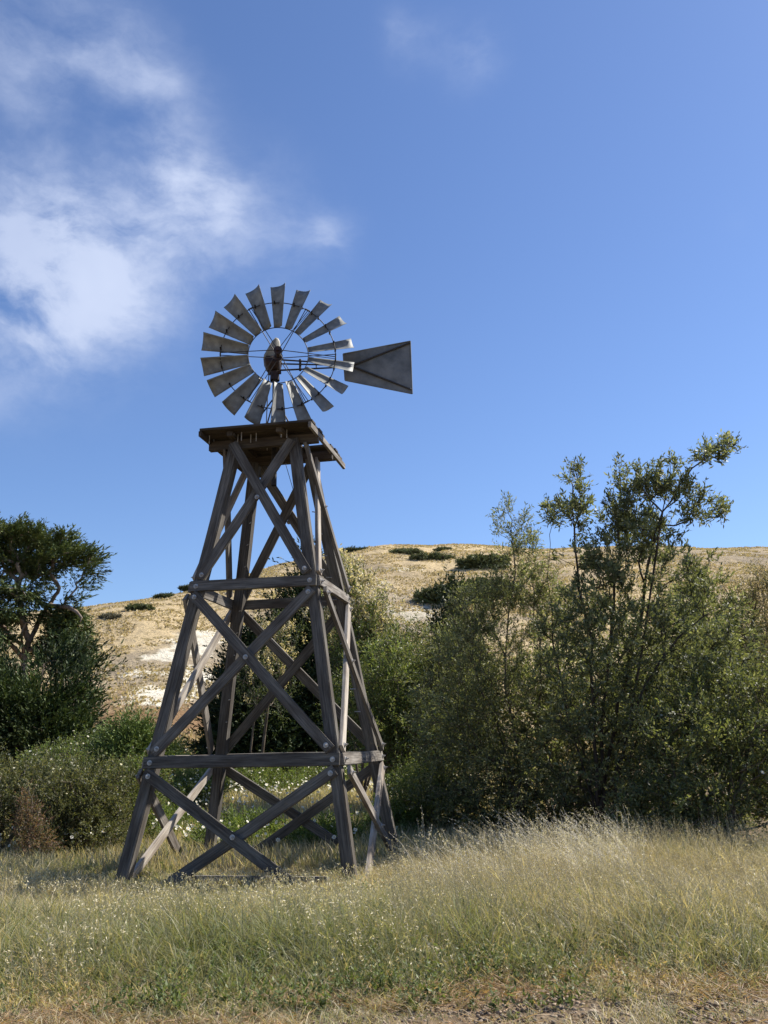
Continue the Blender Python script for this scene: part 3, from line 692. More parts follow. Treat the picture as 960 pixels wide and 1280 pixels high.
# ------------------------------------------------------------------ grass
def blades(x, y, h, wd, lean, colr, name, label, cat, droop=.35, segs=3, lz=None):
    n_ = len(x); z = terrain(x, y) - .01
    th = rng.uniform(0, 2 * np.pi, n_); d = np.stack([np.cos(th), np.sin(th), np.zeros(n_)], -1)
    d = d * .95 + np.array([-.25, -.05, 0]); ln = lean * rng.uniform(.3, 1.4, n_)
    sa = rng.uniform(0, np.pi, n_); S = np.stack([np.cos(sa), np.sin(sa) * .4, np.zeros(n_)], -1)
    base = np.stack([x, y, z], -1); Vs = []
    for k in range(segs):
        f = k / segs
        c_ = base + d * (ln * h * f ** 1.7)[:, None] + np.array([0, 0, 1.]) * (h * (f - droop * ln * f ** 3))[:, None]
        w_ = (wd * (1 - .55 * f))[:, None] * .5
        Vs += [c_ - S * w_, c_ + S * w_]
    tip = base + d * (ln * h)[:, None] + np.array([0, 0, 1.]) * (h * (1 - droop * ln))[:, None]
    Vs.append(tip)
    nv = 2 * segs + 1
    V = np.stack(Vs, 1).reshape(-1, 3); b_ = np.arange(n_)[:, None] * nv
    Fq = np.concatenate([b_ + [2 * k, 2 * k + 1, 2 * k + 3, 2 * k + 2] for k in range(segs - 1)], 0)
    Ft = b_ + [2 * segs - 2, 2 * segs - 1, 2 * segs]
    C_ = np.repeat(colr[:, None], nv, 1); tf = (np.minimum(np.arange(nv) // 2, segs) / segs)[None, :, None] * rng.uniform(.1, 1, (n_, 1, 1)) * .75
    C_ = (C_ * (1 - tf) + np.array([.50, .435, .285]) * tf).reshape(-1, 3)
    o = mesh_np(name, V, [Fq, Ft], M_grass, colr=C_); tag(o, label, cat, kind='stuff')
    return tip, d

def field(n_, y0, y1, pw=1.):
    # dense in the middle of the plot, and carried on more thinly to both sides
    Y = y0 + (y1 - y0) * rng.random(n_) ** pw; x = rng.uniform(-1, 1, n_) * (Y * .455 + .5)
    m_ = int(n_ * .22); Y2 = y0 + (y1 - y0) * rng.random(m_) ** pw; sg = np.where(rng.random(m_) < .5, -1., 1.)
    x2 = sg * (Y2 * .455 + .5 + rng.random(m_) * 3.2)
    return np.concatenate([x, x2]), np.concatenate([Y, Y2])
GRN = np.array([.125, .175, .05]); GGY = np.array([.22, .235, .12]); STR = np.array([.47, .385, .23]); PAL = np.array([.62, .55, .39]); ORG = np.array([.42, .245, .12])
def gcol(x, y, green, var=.18):
    """green: 0..1 chance of green blade"""
    n_ = len(x); r = rng.random(n_); a = rng.random(n_)[:, None]
    g = GRN * (1 - a) + GGY * a; s = STR * (1 - a) + PAL * a
    return np.where((r < green)[:, None], g, s) * rng.uniform(1 - var, 1 + var, n_)[:, None]
pxof = lambda x, y: 480 + x / y * FPX          # rough column, for choosing the height of the stand
# height map of the stand in world units
def stand(x, y):
    u = x / y                       # bearing
    right_ = sstep(-.02, .19, u)
    towerz = (1 - right_) * sstep(8.6, 10.6, y) * np.exp(-((x + 1.9) / 2.6) ** 4)
    h = .34 + .10 * right_ * sstep(6.9, 8.5, y) + .10 * (1 - right_) * sstep(6.6, 8, y)
    h = h * (1 - .62 * towerz)
    edge = 5.75 + .8 * fbm(x * 1.1, y * .8 + 3, 3, 4) + .35 * sstep(.02, .12, u)
    h = h * (.18 + .82 * sstep(edge - .1, edge + 1.3, y)) * (.6 + .8 * fbm(x * .9, y * .9, 3, 91))
    return h
def tussocks(nt, per, y0, y1, spread_, green_fn, hfn, wrange, lean_, name, label, cat, dens=None, pw=.9, hv=(.5, 1.2)):
    cx_, cy_ = field(nt, y0, y1, pw)
    if dens is not None:
        k_ = rng.random(len(cx_)) < dens(cx_, cy_); cx_, cy_ = cx_[k_], cy_[k_]
    nt = len(cx_); hb = hfn(cx_, cy_) * rng.uniform(.6, 1.25, nt); gb = green_fn(cx_, cy_); tone = rng.uniform(.5, 1.35, (nt, 1)) * (.72 + .55 * fbm(cx_ * 1.7, cy_ * 1.7, 3, 33)[:, None])
    base_c = np.where((rng.random(nt) < gb)[:, None], GRN + (GGY - GRN) * rng.random((nt, 1)), STR + (PAL - STR) * rng.random((nt, 1))) * tone
    cnt_ = rng.integers(per // 2, per * 3 // 2, nt); ix = np.repeat(np.arange(nt), cnt_); m_ = len(ix)
    sp_ = spread_ * rng.uniform(.6, 1.8, nt)[ix]
    ox, oy = rng.normal(0, 1, m_) * sp_, rng.normal(0, 1, m_) * sp_
    xx, yy_ = cx_[ix] + ox, cy_[ix] + oy
    k_ = yy_ > 5.5; ix, xx, yy_, ox, oy = ix[k_], xx[k_], yy_[k_], ox[k_], oy[k_]; m_ = len(ix)
    cl = base_c[ix] * rng.uniform(.7, 1.3, (m_, 1)); odd = rng.random(m_) < .22
    cl[odd] = gcol(xx[odd], yy_[odd], gb[ix][odd], .3)
    blades(xx, yy_, hb[ix] * rng.uniform(hv[0], hv[1], m_), rng.uniform(*wrange, m_), lean_, cl, name, label, cat)
green_ = lambda x, y: np.clip(.60 - 1.5 * (fbm(x * .5 + 4, y * .5, 3, 72) - .5) - .30 * sstep(8.5, 11, y) + .15 * (1 - sstep(6.8, 8.5, y)) - .5 * (1 - sstep(5.9, 6.5, y)), .04, .93)
dens_ = lambda x, y: np.clip(.5 + 1.3 * (fbm(x * .8, y * .8, 4, 71) - .4), .1, 1) * (.22 + .78 * sstep(5.95, 6.8, y + 1.0 * (fbm(x * 1.3, y, 3, 6) - .5) - .30 * sstep(0, .1, x / y) + .2 * (1 - sstep(-.1, 0, x / y))))
tussocks(17000, 19, 5.7, 13.2, .04, green_, stand, (.0045, .0125), .9, 'meadow_grass', 'mixed green and straw coloured meadow grass in the foreground', 'grass', dens_)
tussocks(2600, 16, 5.5, 7.2, .03, lambda x, y: np.full(len(x), .25), lambda x, y: np.full(len(x), .13), (.003, .007), 1.3, 'dry_tufts', 'low dry tufts on the bare earth along the bottom of the frame', 'grass', lambda x, y: np.clip(1.5 * (fbm(x * 1.4, y * 1.4, 3, 17) - .38) + .25 * (x < 0), 0, 1), 1.)
# leafy darker undergrowth
x, y = field(90000, 6.3, 10); k = rng.random(len(x)) < sstep(.45, .62, fbm(x * 1.1 + 8, y * 1.1, 3, 73)); x, y = x[k], y[k]
blades(x, y, stand(x, y) * rng.uniform(.4, .8, len(x)), rng.uniform(.006, .012, len(x)), .7, gcol(x, y, .97) * [.8, .9, .8], 'green_grass', 'darker green tussocks low among the meadow grass', 'grass')
def weeds(n_, cond, colr, name, label, cat, hh=(.08, .30), per=16, lf=(.05, .018)):
    x, y = field(n_, 6.2, 10.5); k = cond(x, y); x, y = x[k], y[k]; n_ = len(x)
    h_ = rng.uniform(hh[0], hh[1], n_); ix = np.repeat(np.arange(n_), per); f = rng.random(len(ix))
    ln_ = unit(rng.normal(0, .25, (n_, 3)) + [0, 0, 1])
    P = np.stack([x, y, terrain(x, y)], -1)[ix] + ln_[ix] * (f * h_[ix])[:, None]
    D_ = unit(rng.normal(0, 1, (len(ix), 3)) * [1, 1, .4] + [0, 0, .45]); S_ = unit(np.cross(D_, rng.normal(0, .4, (len(ix), 3)) + [0, 0, 1.]))
    sz = rng.uniform(.6, 1.3, len(ix)) * (1.15 - .6 * f)
    V, F = leaves_geo(P, D_, S_, lf[0] * sz, lf[1] * sz, -.2)
    c_ = np.array(colr) * rng.uniform(.6, 1.3, (len(ix), 1))
    tag(mesh_np(name, V, F, M_leaf, colr=np.repeat(c_, 4, 0)), label, cat, kind='stuff')
weeds(5200, lambda x, y: rng.random(len(x)) < sstep(.52, .66, fbm(x * .9 + 5, y * .9 + 2, 3, 55)), (.12, .155, .055), 'green_weeds', 'low grey green leafy weeds growing among the grass', 'weeds')
weeds(2600, lambda x, y: rng.random(len(x)) < sstep(.5, .62, fbm(x * 1.2 + 1, y * 1.2 + 9, 3, 56)), (.36, .27, .15), 'dead_weeds', 'dead brown weed stalks among the grass', 'weeds', (.1, .38), 14, (.035, .010))
# seed heads
def heads(x, y, h, colr, name, label, per=5, size=.028, lean=.35):
    n_ = len(x); z = terrain(x, y); th = rng.uniform(0, 2 * np.pi, n_); d = np.stack([np.cos(th) * .6 - .5, np.sin(th) * .5, np.zeros(n_)], -1)
    pts = []; tb_ = []
    base = np.stack([x, y, z], -1); ln = lean * rng.uniform(.4, 1.3, n_)
    f = np.linspace(0, 1, 6)
    C = base[:, None] + d[:, None] * (ln * h)[:, None, None] * (f ** 2)[None, :, None] + np.array([0, 0, 1.]) * (h[:, None] * (f - .25 * ln[:, None] * f ** 3))[:, :, None]
    wv = np.array([.0032, .003, .0026, .0022, .0018, .0012]); S = np.array([1., .25, 0])
    A = C - S * wv[None, :, None] * .6; B = C + S * wv[None, :, None] * .6
    V = np.stack([A, B], 2).reshape(n_, 12, 3).reshape(-1, 3)
    b_ = np.arange(n_)[:, None] * 12; F = np.concatenate([b_ + [2 * q, 2 * q + 1, 2 * q + 3, 2 * q + 2] for q in range(5)], 0)
    ff = rng.uniform(.68, 1., (n_, per)); idx = np.arange(n_)[:, None]
    Pq = base[:, None] + d[:, None] * (ln * h)[:, None, None] * (ff ** 2)[:, :, None] + np.array([0, 0, 1.]) * (h[:, None] * (ff - .25 * ln[:, None] * ff ** 3))[:, :, None]
    Pq = Pq.reshape(-1, 3) + rng.normal(0, .006, (n_ * per, 3)); dd_ = unit(np.repeat(d, per, 0) * .5 + rng.normal(0, .35, (n_ * per, 3)) + [0, 0, -.35])
    S2 = unit(np.cross(dd_, rng.normal(0, 1, (n_ * per, 3))))
    V2, F2 = leaves_geo(Pq, dd_, S2, size * rng.uniform(.7, 1.2, n_ * per), size * .33)
    c1 = np.repeat(colr, 12, 0); c2 = np.repeat(np.repeat(colr, per, 0) * 1.12, 4, 0)
    o = mesh_np(name, np.concatenate([V, V2]), [F, F2 + len(V)], M_grass, colr=np.concatenate([c1, c2])); tag(o, label, 'grass', kind='stuff')
x, y = field(8500, 6.7, 11.6); k = (rng.random(len(x)) < 1 - sstep(-.08, .1, x / y) * .85) & (rng.random(len(x)) < sstep(.4, .62, fbm(x * 1.3, y * 1.3, 3, 14))); x, y = x[k], y[k]
heads(x, y, (stand(x, y) + .06) * rng.uniform(.9, 1.3, len(x)), np.array([.55, .49, .34]) * rng.uniform(.75, 1.15, (len(x), 1)), 'wild_oats', 'pale wild oat heads nodding over the grass at left and below the tower')
x, y = field(13000, 7.4, 13.0); k = (x / y > -.0) & (rng.random(len(x)) < .8); x, y = x[k], y[k]
heads(x, y, (stand(x, y) + .05) * rng.uniform(.85, 1.35, len(x)), np.array([.46, .40, .28]) * rng.uniform(.75, 1.15, (len(x), 1)), 'dry_stalks', 'fine tan seed stalks of the tall grass at right', per=7, size=.016)
x, y = field(9000, 9.6, 12.8); k = (x / y > .03) & (x / y < .26) & (fbm(x * 1.2, y, 3, 15) > .42); x, y = x[k], y[k]
heads(x, y, .46 + .5 * rng.random(len(x)) ** 1.7, np.array([.70, .64, .54]) * rng.uniform(.7, 1.1, (len(x), 1)), 'feather_grass', 'pale curved stems of tall feathery grass in front of the dark bush', per=9, size=.02, lean=.75)
# straw litter flattened at the edge of the path
x, y = field(60000, 5.5, 8.2, 1.2); k = rng.random(len(x)) < sstep(.33, .56, fbm(x * 1.5, y * 2.0, 4, 19)) * (1 - .85 * sstep(.03, .12, x / y + .08 * (fbm(x * 3, y * 3, 2, 5) - .5)) * (1 - sstep(6.25, 6.6, y))); x, y = x[k], y[k]; n_ = len(x)
P = np.stack([x, y, terrain(x, y) + rng.uniform(.0, .05, n_)], -1); th = rng.uniform(0, 2 * np.pi, n_); Dn = unit(np.stack([np.cos(th), np.sin(th), rng.uniform(-.1, .55, n_)], -1))
S = unit(np.cross(Dn, rng.normal(0, 1, (n_, 3)) + [0, 0, .5])); a = rng.random(n_)[:, None]
V, F = leaves_geo(P, Dn, S, rng.uniform(.03, .16, n_), rng.uniform(.003, .007, n_))
tag(mesh_np('straw_litter', V, F, M_grass, colr=np.repeat((ORG * (.35 + .65 * a) + PAL * .65 * (.65 - .65 * a)) * rng.uniform(.4, 1.15, (n_, 1)), 4, 0)), 'flattened orange straw littering the edge of the bare earth', 'straw', kind='stuff')
# meadow floor behind the tower
x, y = field(110000, 13.0, 34, 1.1); n1 = fbm(x * .4, y * .4, 3, 88)
u = x / y; k = (u < .16) | (u > .40); x, y, n1 = x[k], y[k], n1[k]
blades(x, y, rng.uniform(.12, .36, len(x)) * (1 + .02 * (y - 13)), .010 + .0006 * (y - 13) + rng.uniform(0, .006, len(x)), .45, gcol(x, y, np.clip(1.15 - 1.4 * n1 - .015 * (y - 13) - .22 * (y < 14.5), .1, .95)), 'meadow', 'green and yellow meadow behind the tower', 'meadow')
# far meadow toward the hill foot
x, y = field(60000, 34, 56, 1.)
blades(x, y, rng.uniform(.2, .6, len(x)), rng.uniform(.03, .06, len(x)), .4, gcol(x, y, .25) * [.95, .85, .8], 'rough_grass', 'rough brownish grass at the foot of the hill', 'grass', segs=2)
# daisies in the meadow
x, y = field(5200, 14.5, 33, 1.0); n1 = fbm(x * .5 + 2, y * .3, 3, 99); k = (x / y < np.where(y > 19, .12, -.02)) & (rng.random(len(x)) < sstep(.35, .6, n1)); x, y = x[k], y[k]
P = np.stack([x, y, terrain(x, y) + rng.uniform(.22, .5, len(x))], -1)
V, F = daisies(P, .065); tag(mesh_np('daisies', V, F, M_petal, colr=daisy_col(len(x), (.85, .85, .8))), 'white daisies dotted over the meadow behind the tower', 'daisies', kind='stuff')

# clods and stones on the bare earth
def stone_mesh(rad, seed, sub=2):
    bm = bmesh.new(); bmesh.ops.create_icosphere(bm, subdivisions=sub, radius=1)
    V = np.array([v.co for v in bm.verts]); F = np.array([[v.index for v in f.verts] for f in bm.faces]); bm.free()
    r_ = 1 + .55 * (fbm(V[:, 0] * 1.4 + seed * 3.1, V[:, 1] * 1.4 + V[:, 2] * 1.7, 3, seed) - .5) * 1.4
    return V * r_[:, None] * np.array(rad), F
proto = [stone_mesh((1, .85, .65), s, 1) for s in range(6)]
n_ = 6500; Y = rng.uniform(5.4, 6.6, n_); x = rng.uniform(-1, 1, n_) * Y * .47; k = (x > -.4) | (rng.random(n_) < .25); x, Y = x[k], Y[k]
Vs, Fs, Cs, off = [], [], [], 0
for xx, yy in zip(x, Y):
    Vp, Fp = proto[rng.integers(6)]; s = .006 + .016 * rng.random() ** 2.5; th = rng.uniform(0, 6.28); c_, s_ = math.cos(th), math.sin(th)
    Vr = Vp * s; Vr = np.stack([c_ * Vr[:, 0] - s_ * Vr[:, 1], s_ * Vr[:, 0] + c_ * Vr[:, 1], Vr[:, 2]], -1) + [xx, yy, float(terrain(xx, yy)) + s * .3]
    Vs.append(Vr); Fs.append(Fp + off); off += len(Vp); Cs.append(np.tile(np.array([.25, .19, .135]) * rng.uniform(.55, 1.35), (len(Vp), 1)))
m, t, nn, l, b = new_mat('soil_clod'); a = nn.new('ShaderNodeAttribute'); a.attribute_name = 'col'; l.new(a.outputs['Color'], b.inputs['Base Color']); b.inputs['Roughness'].default_value = .95; M_clod = m
tag(mesh_np('soil_clods', np.concatenate(Vs), np.concatenate(Fs), M_clod, colr=np.concatenate(Cs), smooth=True), 'small clods of dry soil on the bare ground at the bottom right', 'soil clods', kind='stuff')
for i, (px, py, s, lab) in enumerate([(848, 1247, .055, 'largest dark clod on the bare earth at the bottom right'), (700, 1262, .03, 'small stone on the bare earth, leftmost of the larger ones'), (742, 1268, .032, 'flat pale stone near the bottom edge of the frame'),
                                      (890, 1256, .035, 'stone just right of the largest clod'), (815, 1250, .03, 'stone just left of the largest clod')]):
    r = ray(px, py); tt = -EYE / r[2]; p = np.array([r[0] * tt, r[1] * tt, 0]); p[2] = terrain(p[0], p[1]) + s * .25
    V, F = stone_mesh((s, s * .8, s * .55), 20 + i, 3)
    o = mesh_np('stone', V, F, M_clod, colr=np.tile(np.array([.24, .185, .135]) * (1 + .25 * (i % 3 - 1)), (len(V), 1)), smooth=True); o.location = p
    tag(o, lab, 'stone')

# ------------------------------------------------------------------ windmill
CX, CY, YAW = -1.6343, 13.2089, -0.1845
B0, B3, H = 1.4447, .4475, 5.88; Z1, Z2 = 3.77, 1.453
mill = empty('windmill', (CX, CY, 0), YAW)
tag(mill, 'weathered timber windmill with a galvanized metal wheel and tail above a square deck', 'windmill')
half = lambda z: B0 + (B3 - B0) * z / H

FRAME = {}
def board(name, p0, p1, wd, th, nrm, mat=M_wood, parent=mill, bev=.006, label=None):
    p0, p1, nrm = Vector(p0), Vector(p1), Vector(nrm)
    X = (p1 - p0); Ln = X.length; X.normalize(); Z = (nrm - X * nrm.dot(X)).normalized(); Yv = Z.cross(X)
    bm = bmesh.new(); bmesh.ops.create_cube(bm, size=1)
    for v in bm.verts: v.co = (v.co.x * Ln, v.co.y * wd, v.co.z * th)
    bmesh.ops.bevel(bm, geom=list(bm.edges), offset=bev, segments=2, affect='EDGES')
    # a few cuts along the length with slight warp so edges are not perfectly straight
    sd_ = int(rng.integers(1000))
    cuts = max(2, int(Ln / .25))
    for q in range(1, cuts):
        bmesh.ops.bisect_plane(bm, geom=list(bm.verts) + list(bm.edges) + list(bm.faces), plane_co=(-Ln / 2 + Ln * q / cuts, 0, 0), plane_no=(1, 0, 0))
    for v in bm.verts:
        v.co.y += .004 * math.sin(v.co.x * 2.1 + sd_); v.co.z += .003 * math.sin(v.co.x * 1.7 + sd_ * 2)
        v.co.y *= 1 + .012 * math.sin(v.co.x * 5 + sd_)
    me = bpy.data.meshes.new(name); bm.to_mesh(me); bm.free(); me.materials.append(mat)
    o = bpy.data.objects.new(name, me); col.objects.link(o); o.parent = parent
    m_ = Matrix((X, Yv, Z)).transposed().to_4x4(); m_.translation = (p0 + p1) / 2
    o.matrix_basis = m_; FRAME[o.name] = m_.copy()
    if label: o['label'] = label
    return o

def bolt_mesh():
    bm = bmesh.new()
    bmesh.ops.create_cone(bm, cap_ends=True, segments=16, radius1=.034, radius2=.032, depth=.008, matrix=Matrix.Translation((0, 0, .004)))
    bmesh.ops.create_cone(bm, cap_ends=True, segments=6, radius1=.019, radius2=.018, depth=.02, matrix=Matrix.Translation((0, 0, .018)))
    bmesh.ops.create_cone(bm, cap_ends=True, segments=8, radius1=.008, radius2=.007, depth=.02, matrix=Matrix.Translation((0, 0, .038)))
    me = bpy.data.meshes.new('bolt'); bm.to_mesh(me); bm.free(); me.materials.append(M_bolt); return me
BOLT = bolt_mesh()
def bolt(parent, p, nrm):
    o = bpy.data.objects.new('bolt', BOLT); col.objects.link(o); o.parent = parent
    m_ = Vector(nrm).to_track_quat('Z', 'X').to_matrix().to_4x4(); m_.translation = Vector(p)
    o.matrix_basis = FRAME[parent.name].inverted() @ m_
    return o
def peg(parent, p, d, ln=.14, rad=.008, mat=M_bolt):
    V, F = tubes([(np.array([p, np.array(p) + np.array(d) * ln]), np.array([rad, rad]))], 6)
    Mi = np.array(FRAME[parent.name].inverted()); V = V @ Mi[:3, :3].T + Mi[:3, 3]
    return mesh_np('peg', V, F, mat, parent)

LEG = .155
legs = {}
slope = (B3 - B0) / H
for sx, sy in ((-1, -1), (1, -1), (1, 1), (-1, 1)):
    zb = -.15
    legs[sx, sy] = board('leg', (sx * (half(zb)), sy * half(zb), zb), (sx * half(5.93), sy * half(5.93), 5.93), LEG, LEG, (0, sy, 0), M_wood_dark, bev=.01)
# four faces
faces = {'front': (np.array([1., 0, 0]), np.array([0, -1., 0])), 'right': (np.array([0, 1., 0]), np.array([1., 0, 0])),
         'back': (np.array([-1., 0, 0]), np.array([0, 1., 0])), 'left': (np.array([0, -1., 0]), np.array([-1., 0, 0]))}
def fp(face, s, z, off):     # s in units of the half width, off outward
    a_, n_ = faces[face]; hh = half(z)
    return a_ * s * hh + n_ * (hh + off) + np.array([0, 0, z])
for fc, (ax_, nn_) in faces.items():
    fn = nn_ + np.array([0, 0, -slope]); fn /= np.linalg.norm(fn)
    side = fc in ('left', 'right')
    o1 = LEG / 2 + .028; ext = (LEG / 2 + .01) if not side else LEG / 2 - .004
    for z in (Z1, Z2):
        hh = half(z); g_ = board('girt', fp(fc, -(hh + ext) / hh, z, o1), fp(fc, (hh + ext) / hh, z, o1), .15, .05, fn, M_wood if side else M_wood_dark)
        if fc in ('front', 'back', 'right'):
            for s in (-1, 1): bolt(g_, fp(fc, s * (hh - .0) / hh, z, o1 + .026), fn)
    # X braces, three tiers; one diagonal lies outside the other
    tiers = [((.17, 1.0, 1.30), (.0, .66, -.08)), None]
    def diag(za, sa, zb_, sb, out_, bolts):
        o = LEG / 2 + .028 + (.0 if not out_ else .054)
        pa, pb = fp(fc, sa, za, o), fp(fc, sb, zb_, o)
        d_ = pb - pa; d_ /= np.linalg.norm(d_)
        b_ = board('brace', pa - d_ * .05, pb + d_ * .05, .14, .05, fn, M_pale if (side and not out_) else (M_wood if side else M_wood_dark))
        for (zq, sq) in bolts:
            bolt(b_, fp(fc, sq, zq, o + .027), fn)
        return b_
    m_ = 1 if fc in ('front', 'right') else -1
    low = .65; lowf = .80 if side else .65
    diag(1.30, -.97 * m_, -.06, low * m_, True, [(1.29, -.96 * m_), (.57, 0.0 * m_)])
    diag(1.30, .97 * m_, -.06, -lowf * m_, False, [(1.29, .96 * m_)])
    diag(Z1 - .15, -.96 * m_, Z2 + .15, .97 * m_, True, [(Z1 - .16, -.95 * m_), (2.76, 0), (Z2 + .17, .96 * m_)])
    diag(Z1 - .15, .96 * m_, Z2 + .15, -.97 * m_, False, [(Z1 - .16, .95 * m_), (Z2 + .17, -.96 * m_)])
    diag(Z1 + .15, .96 * m_, 5.86, -.92 * m_, True, [(Z1 + .16, .95 * m_), (5.02, 0)])
    diag(Z1 + .15, -.96 * m_, 5.86, .92 * m_, False, [(Z1 + .16, -.95 * m_)])
board('sill_board', fp('front', -.45, .06, -.02), fp('front', .8, .06, -.02), .12, .05, (0, -1, 0))
for z in np.arange(2.0, 5.0, .33):
    hh = half(z); peg(legs[-1, 1], (-hh + LEG / 2 - .02, hh - LEG / 2 - .03 + .0, z), (0.6, -.8, 0), .09)
    peg(legs[1, 1], (hh - LEG / 2 + .02, hh - LEG / 2 - .03, z + .1), (-.7, -.7, 0), .10)

# deck
DZ = 6.05
deck = board('deck_beam', (-.86, -.42, 5.94), (.80, -.42, 5.94), .09, .14, (0, 0, 1), M_deck)
board('deck_beam', (-.86, .42, 5.94), (.80, .42, 5.94), .09, .14, (0, 0, 1), M_deck)
for xx in (-.44, .30): board('deck_joist', (xx, -.74, 6.012), (xx, 1.04, 6.012), .09, .075, (0, 0, 1), M_deck)
board('deck_rail', (-.84, -.86, 6.0), (-.84, 1.10, 6.0), .085, .045, (1, 0, 0), M_deck)
board('deck_rail', (.79, -.86, 6.0), (.79, 1.22, 6.0), .09, .045, (1, 0, 0), M_wood)
yy = -.83; k = 0
while yy < 1.06:
    wd = .17 + .02 * rng.random(); x1 = .81
    if -.12 < yy + wd / 2 < .40: x1 = .34
    board('deck_plank', (-.86 + rng.uniform(-.015, .015), yy + wd / 2, 6.073 + rng.uniform(-.002, .004)), (x1 + rng.uniform(-.01, .015), yy + wd / 2, 6.073), wd, .036, (0, 0, 1), M_deck, bev=.004)
    yy += wd + .012; k += 1
for (px_, py_) in [(-.8, -.6), (-.8, -.42), (-.8, -.25), (-.8, 0), (-.8, .25), (-.38, -.55), (-.3, -.62), (-.2, -.5), (-.1, -.55), (.3, -.62), (.37, -.58), (-.15, -.2), (-.08, -.1), (.12, -.1), (.2, 0)]:
    V, F = tubes([(np.array([[px_, py_, 6.06], [px_, py_, 5.93]]), np.array([.008, .008]))], 6); mesh_np('carriage_bolt', V, F, M_bolt, mill)

# mast and head; everything in the mill's local frame
def lp(Pw):
    d = np.array(Pw, float) - [CX, CY, 0]; c_, s_ = math.cos(YAW), math.sin(YAW)
    return np.array([c_ * d[0] + s_ * d[1], -s_ * d[0] + c_ * d[1], d[2]])
V, F = tubes([(np.array([[0, 0, 5.4], [0, 0, 7.22]]), np.array([.04, .036]))], 14); mesh_np('mast', V, F, M_iron, mill, smooth=True)
for s in ((.18, .18), (-.18, .18), (-.18, -.18), (.18, -.18)):
    V, F = tubes([(np.array([[s[0] * 1.9, s[1] * 1.9, 6.09], [0.03 * np.sign(s[0]), .03 * np.sign(s[1]), 6.75]]), np.array([.012, .012]))], 6); mesh_np('mast_stay', V, F, M_iron, mill)
V, F = tubes([(np.array([[-.06, -.1, 7.2], [-.075, -.12, 6.8], [-.09, -.14, 6.1]]), np.array([.008, .008, .008]))], 6); mesh_np('furl_rod', V, F, M_iron, mill)
V, F = tubes([(np.array([[.1, .0, 6.0], [.3, .15, 5.2], [.42, .2, 4.7]]), np.array([.005, .005, .005]))], 5); mesh_np('control_wire', V, F, M_iron, mill)
HUB = lp((-1.545, 12.88, 7.362))
WROT = R(5) - YAW
cw, sw = math.cos(WROT), math.sin(WROT)
wf = lambda P: np.array([cw * P[0] - sw * P[1], sw * P[0] + cw * P[1], P[2]])   # wheel frame -> mill frame
# wheel mesh = the two rims
def ring(rad, yy, tr, n_=72):
    a_ = np.linspace(0, 2 * np.pi, n_ + 1); return (np.stack([rad * np.sin(a_), np.full(n_ + 1, yy), rad * np.cos(a_)], -1), np.full(n_ + 1, tr))
def clips():
    ps = []
    for k in range(18):
        for rr, o_ in ((.866, .075), (.866, -.075)):
            t_ = R(20 * k) + o_; ps.append((np.array([[rr * math.sin(t_), -.04, rr * math.cos(t_)], [rr * math.sin(t_), .05, rr * math.cos(t_)]]), np.array([.013, .013])))
    return ps
V, F = tubes([ring(.866, 0.012, .0075), ring(.452, 0.012, .007)] + clips(), 6)
wheel = mesh_np('wheel', V, F, M_iron, mill, smooth=True); wheel.location = HUB; wheel.rotation_euler = (0, 0, WROT)
# blades
bv, bf_ = [], []
nr, nc = 9, 9; beta = R(36)
for i in range(nr):
    f = i / (nr - 1); r_ = .455 + (1.15 - .455) * f; wd = .150 + .135 * f; camber = .16 * wd
    for j in range(nc):
        s = j / (nc - 1) * 2 - 1
        xl = s * wd / 2; yl = camber * (1 - s * s) - camber * .5
        bv.append((xl * math.cos(beta) + yl * math.sin(beta), -xl * math.sin(beta) + yl * math.cos(beta) , r_ ))
bv = np.array(bv)
fq = np.array([[i * nc + j, i * nc + j + 1, (i + 1) * nc + j + 1, (i + 1) * nc + j] for i in range(nr - 1) for j in range(nc - 1)])
blade0 = mesh_np('blade', bv, fq, M_zinc, wheel, smooth=True)
so_ = blade0.modifiers.new('thickness', 'SOLIDIFY'); so_.thickness = .003; so_.offset = 0
for k in range(18):
    b_ = blade0 if k == 0 else blade0.copy()
    if k: col.objects.link(b_); b_.parent = wheel
    b_.rotation_euler = (rng.normal(0, .006), R(20 * k), rng.normal(0, .02))
for k in range(6):
    t_ = R(30 + 60 * k); dr_ = np.array([math.sin(t_), 0, math.cos(t_)]); tg = np.array([math.cos(t_), 0, -math.sin(t_)])
    ps = [(np.array([dr_ * .05 + [0, -.17, 0], dr_ * .866 + tg * .02]), np.array([.0065, .0065])),
          (np.array([dr_ * .05 + [0, .12, 0], dr_ * .866 - tg * .02]), np.array([.0065, .0065])),
          (np.array([dr_ * .452 + tg * .0, dr_ * .866 + tg * .045 + [0, .02, 0]]), np.array([.005, .005])),
          (np.array([dr_ * .866 - tg * .03, dr_ * .866 + tg * .05]), np.array([.012, .012]))]
    V, F = tubes(ps, 6); mesh_np('spoke', V, F, M_iron, wheel)
bm = bmesh.new()
rx = Matrix.Rotation(R(90), 4, 'X')
for (r1, r_2, dep, yc) in ((.03, .03, .30, -.02), (.062, .062, .02, -.17), (.065, .065, .02, .06), (.03, .025, .05, -.20)):
    bmesh.ops.create_cone(bm, cap_ends=True, segments=20, radius1=r1, radius2=r_2, depth=dep, matrix=Matrix.Translation((0, yc, 0)) @ rx)
me = bpy.data.meshes.new('hub'); bm.to_mesh(me); bm.free(); me.materials.append(M_rust); o = bpy.data.objects.new('hub', me); col.objects.link(o); o.parent = wheel
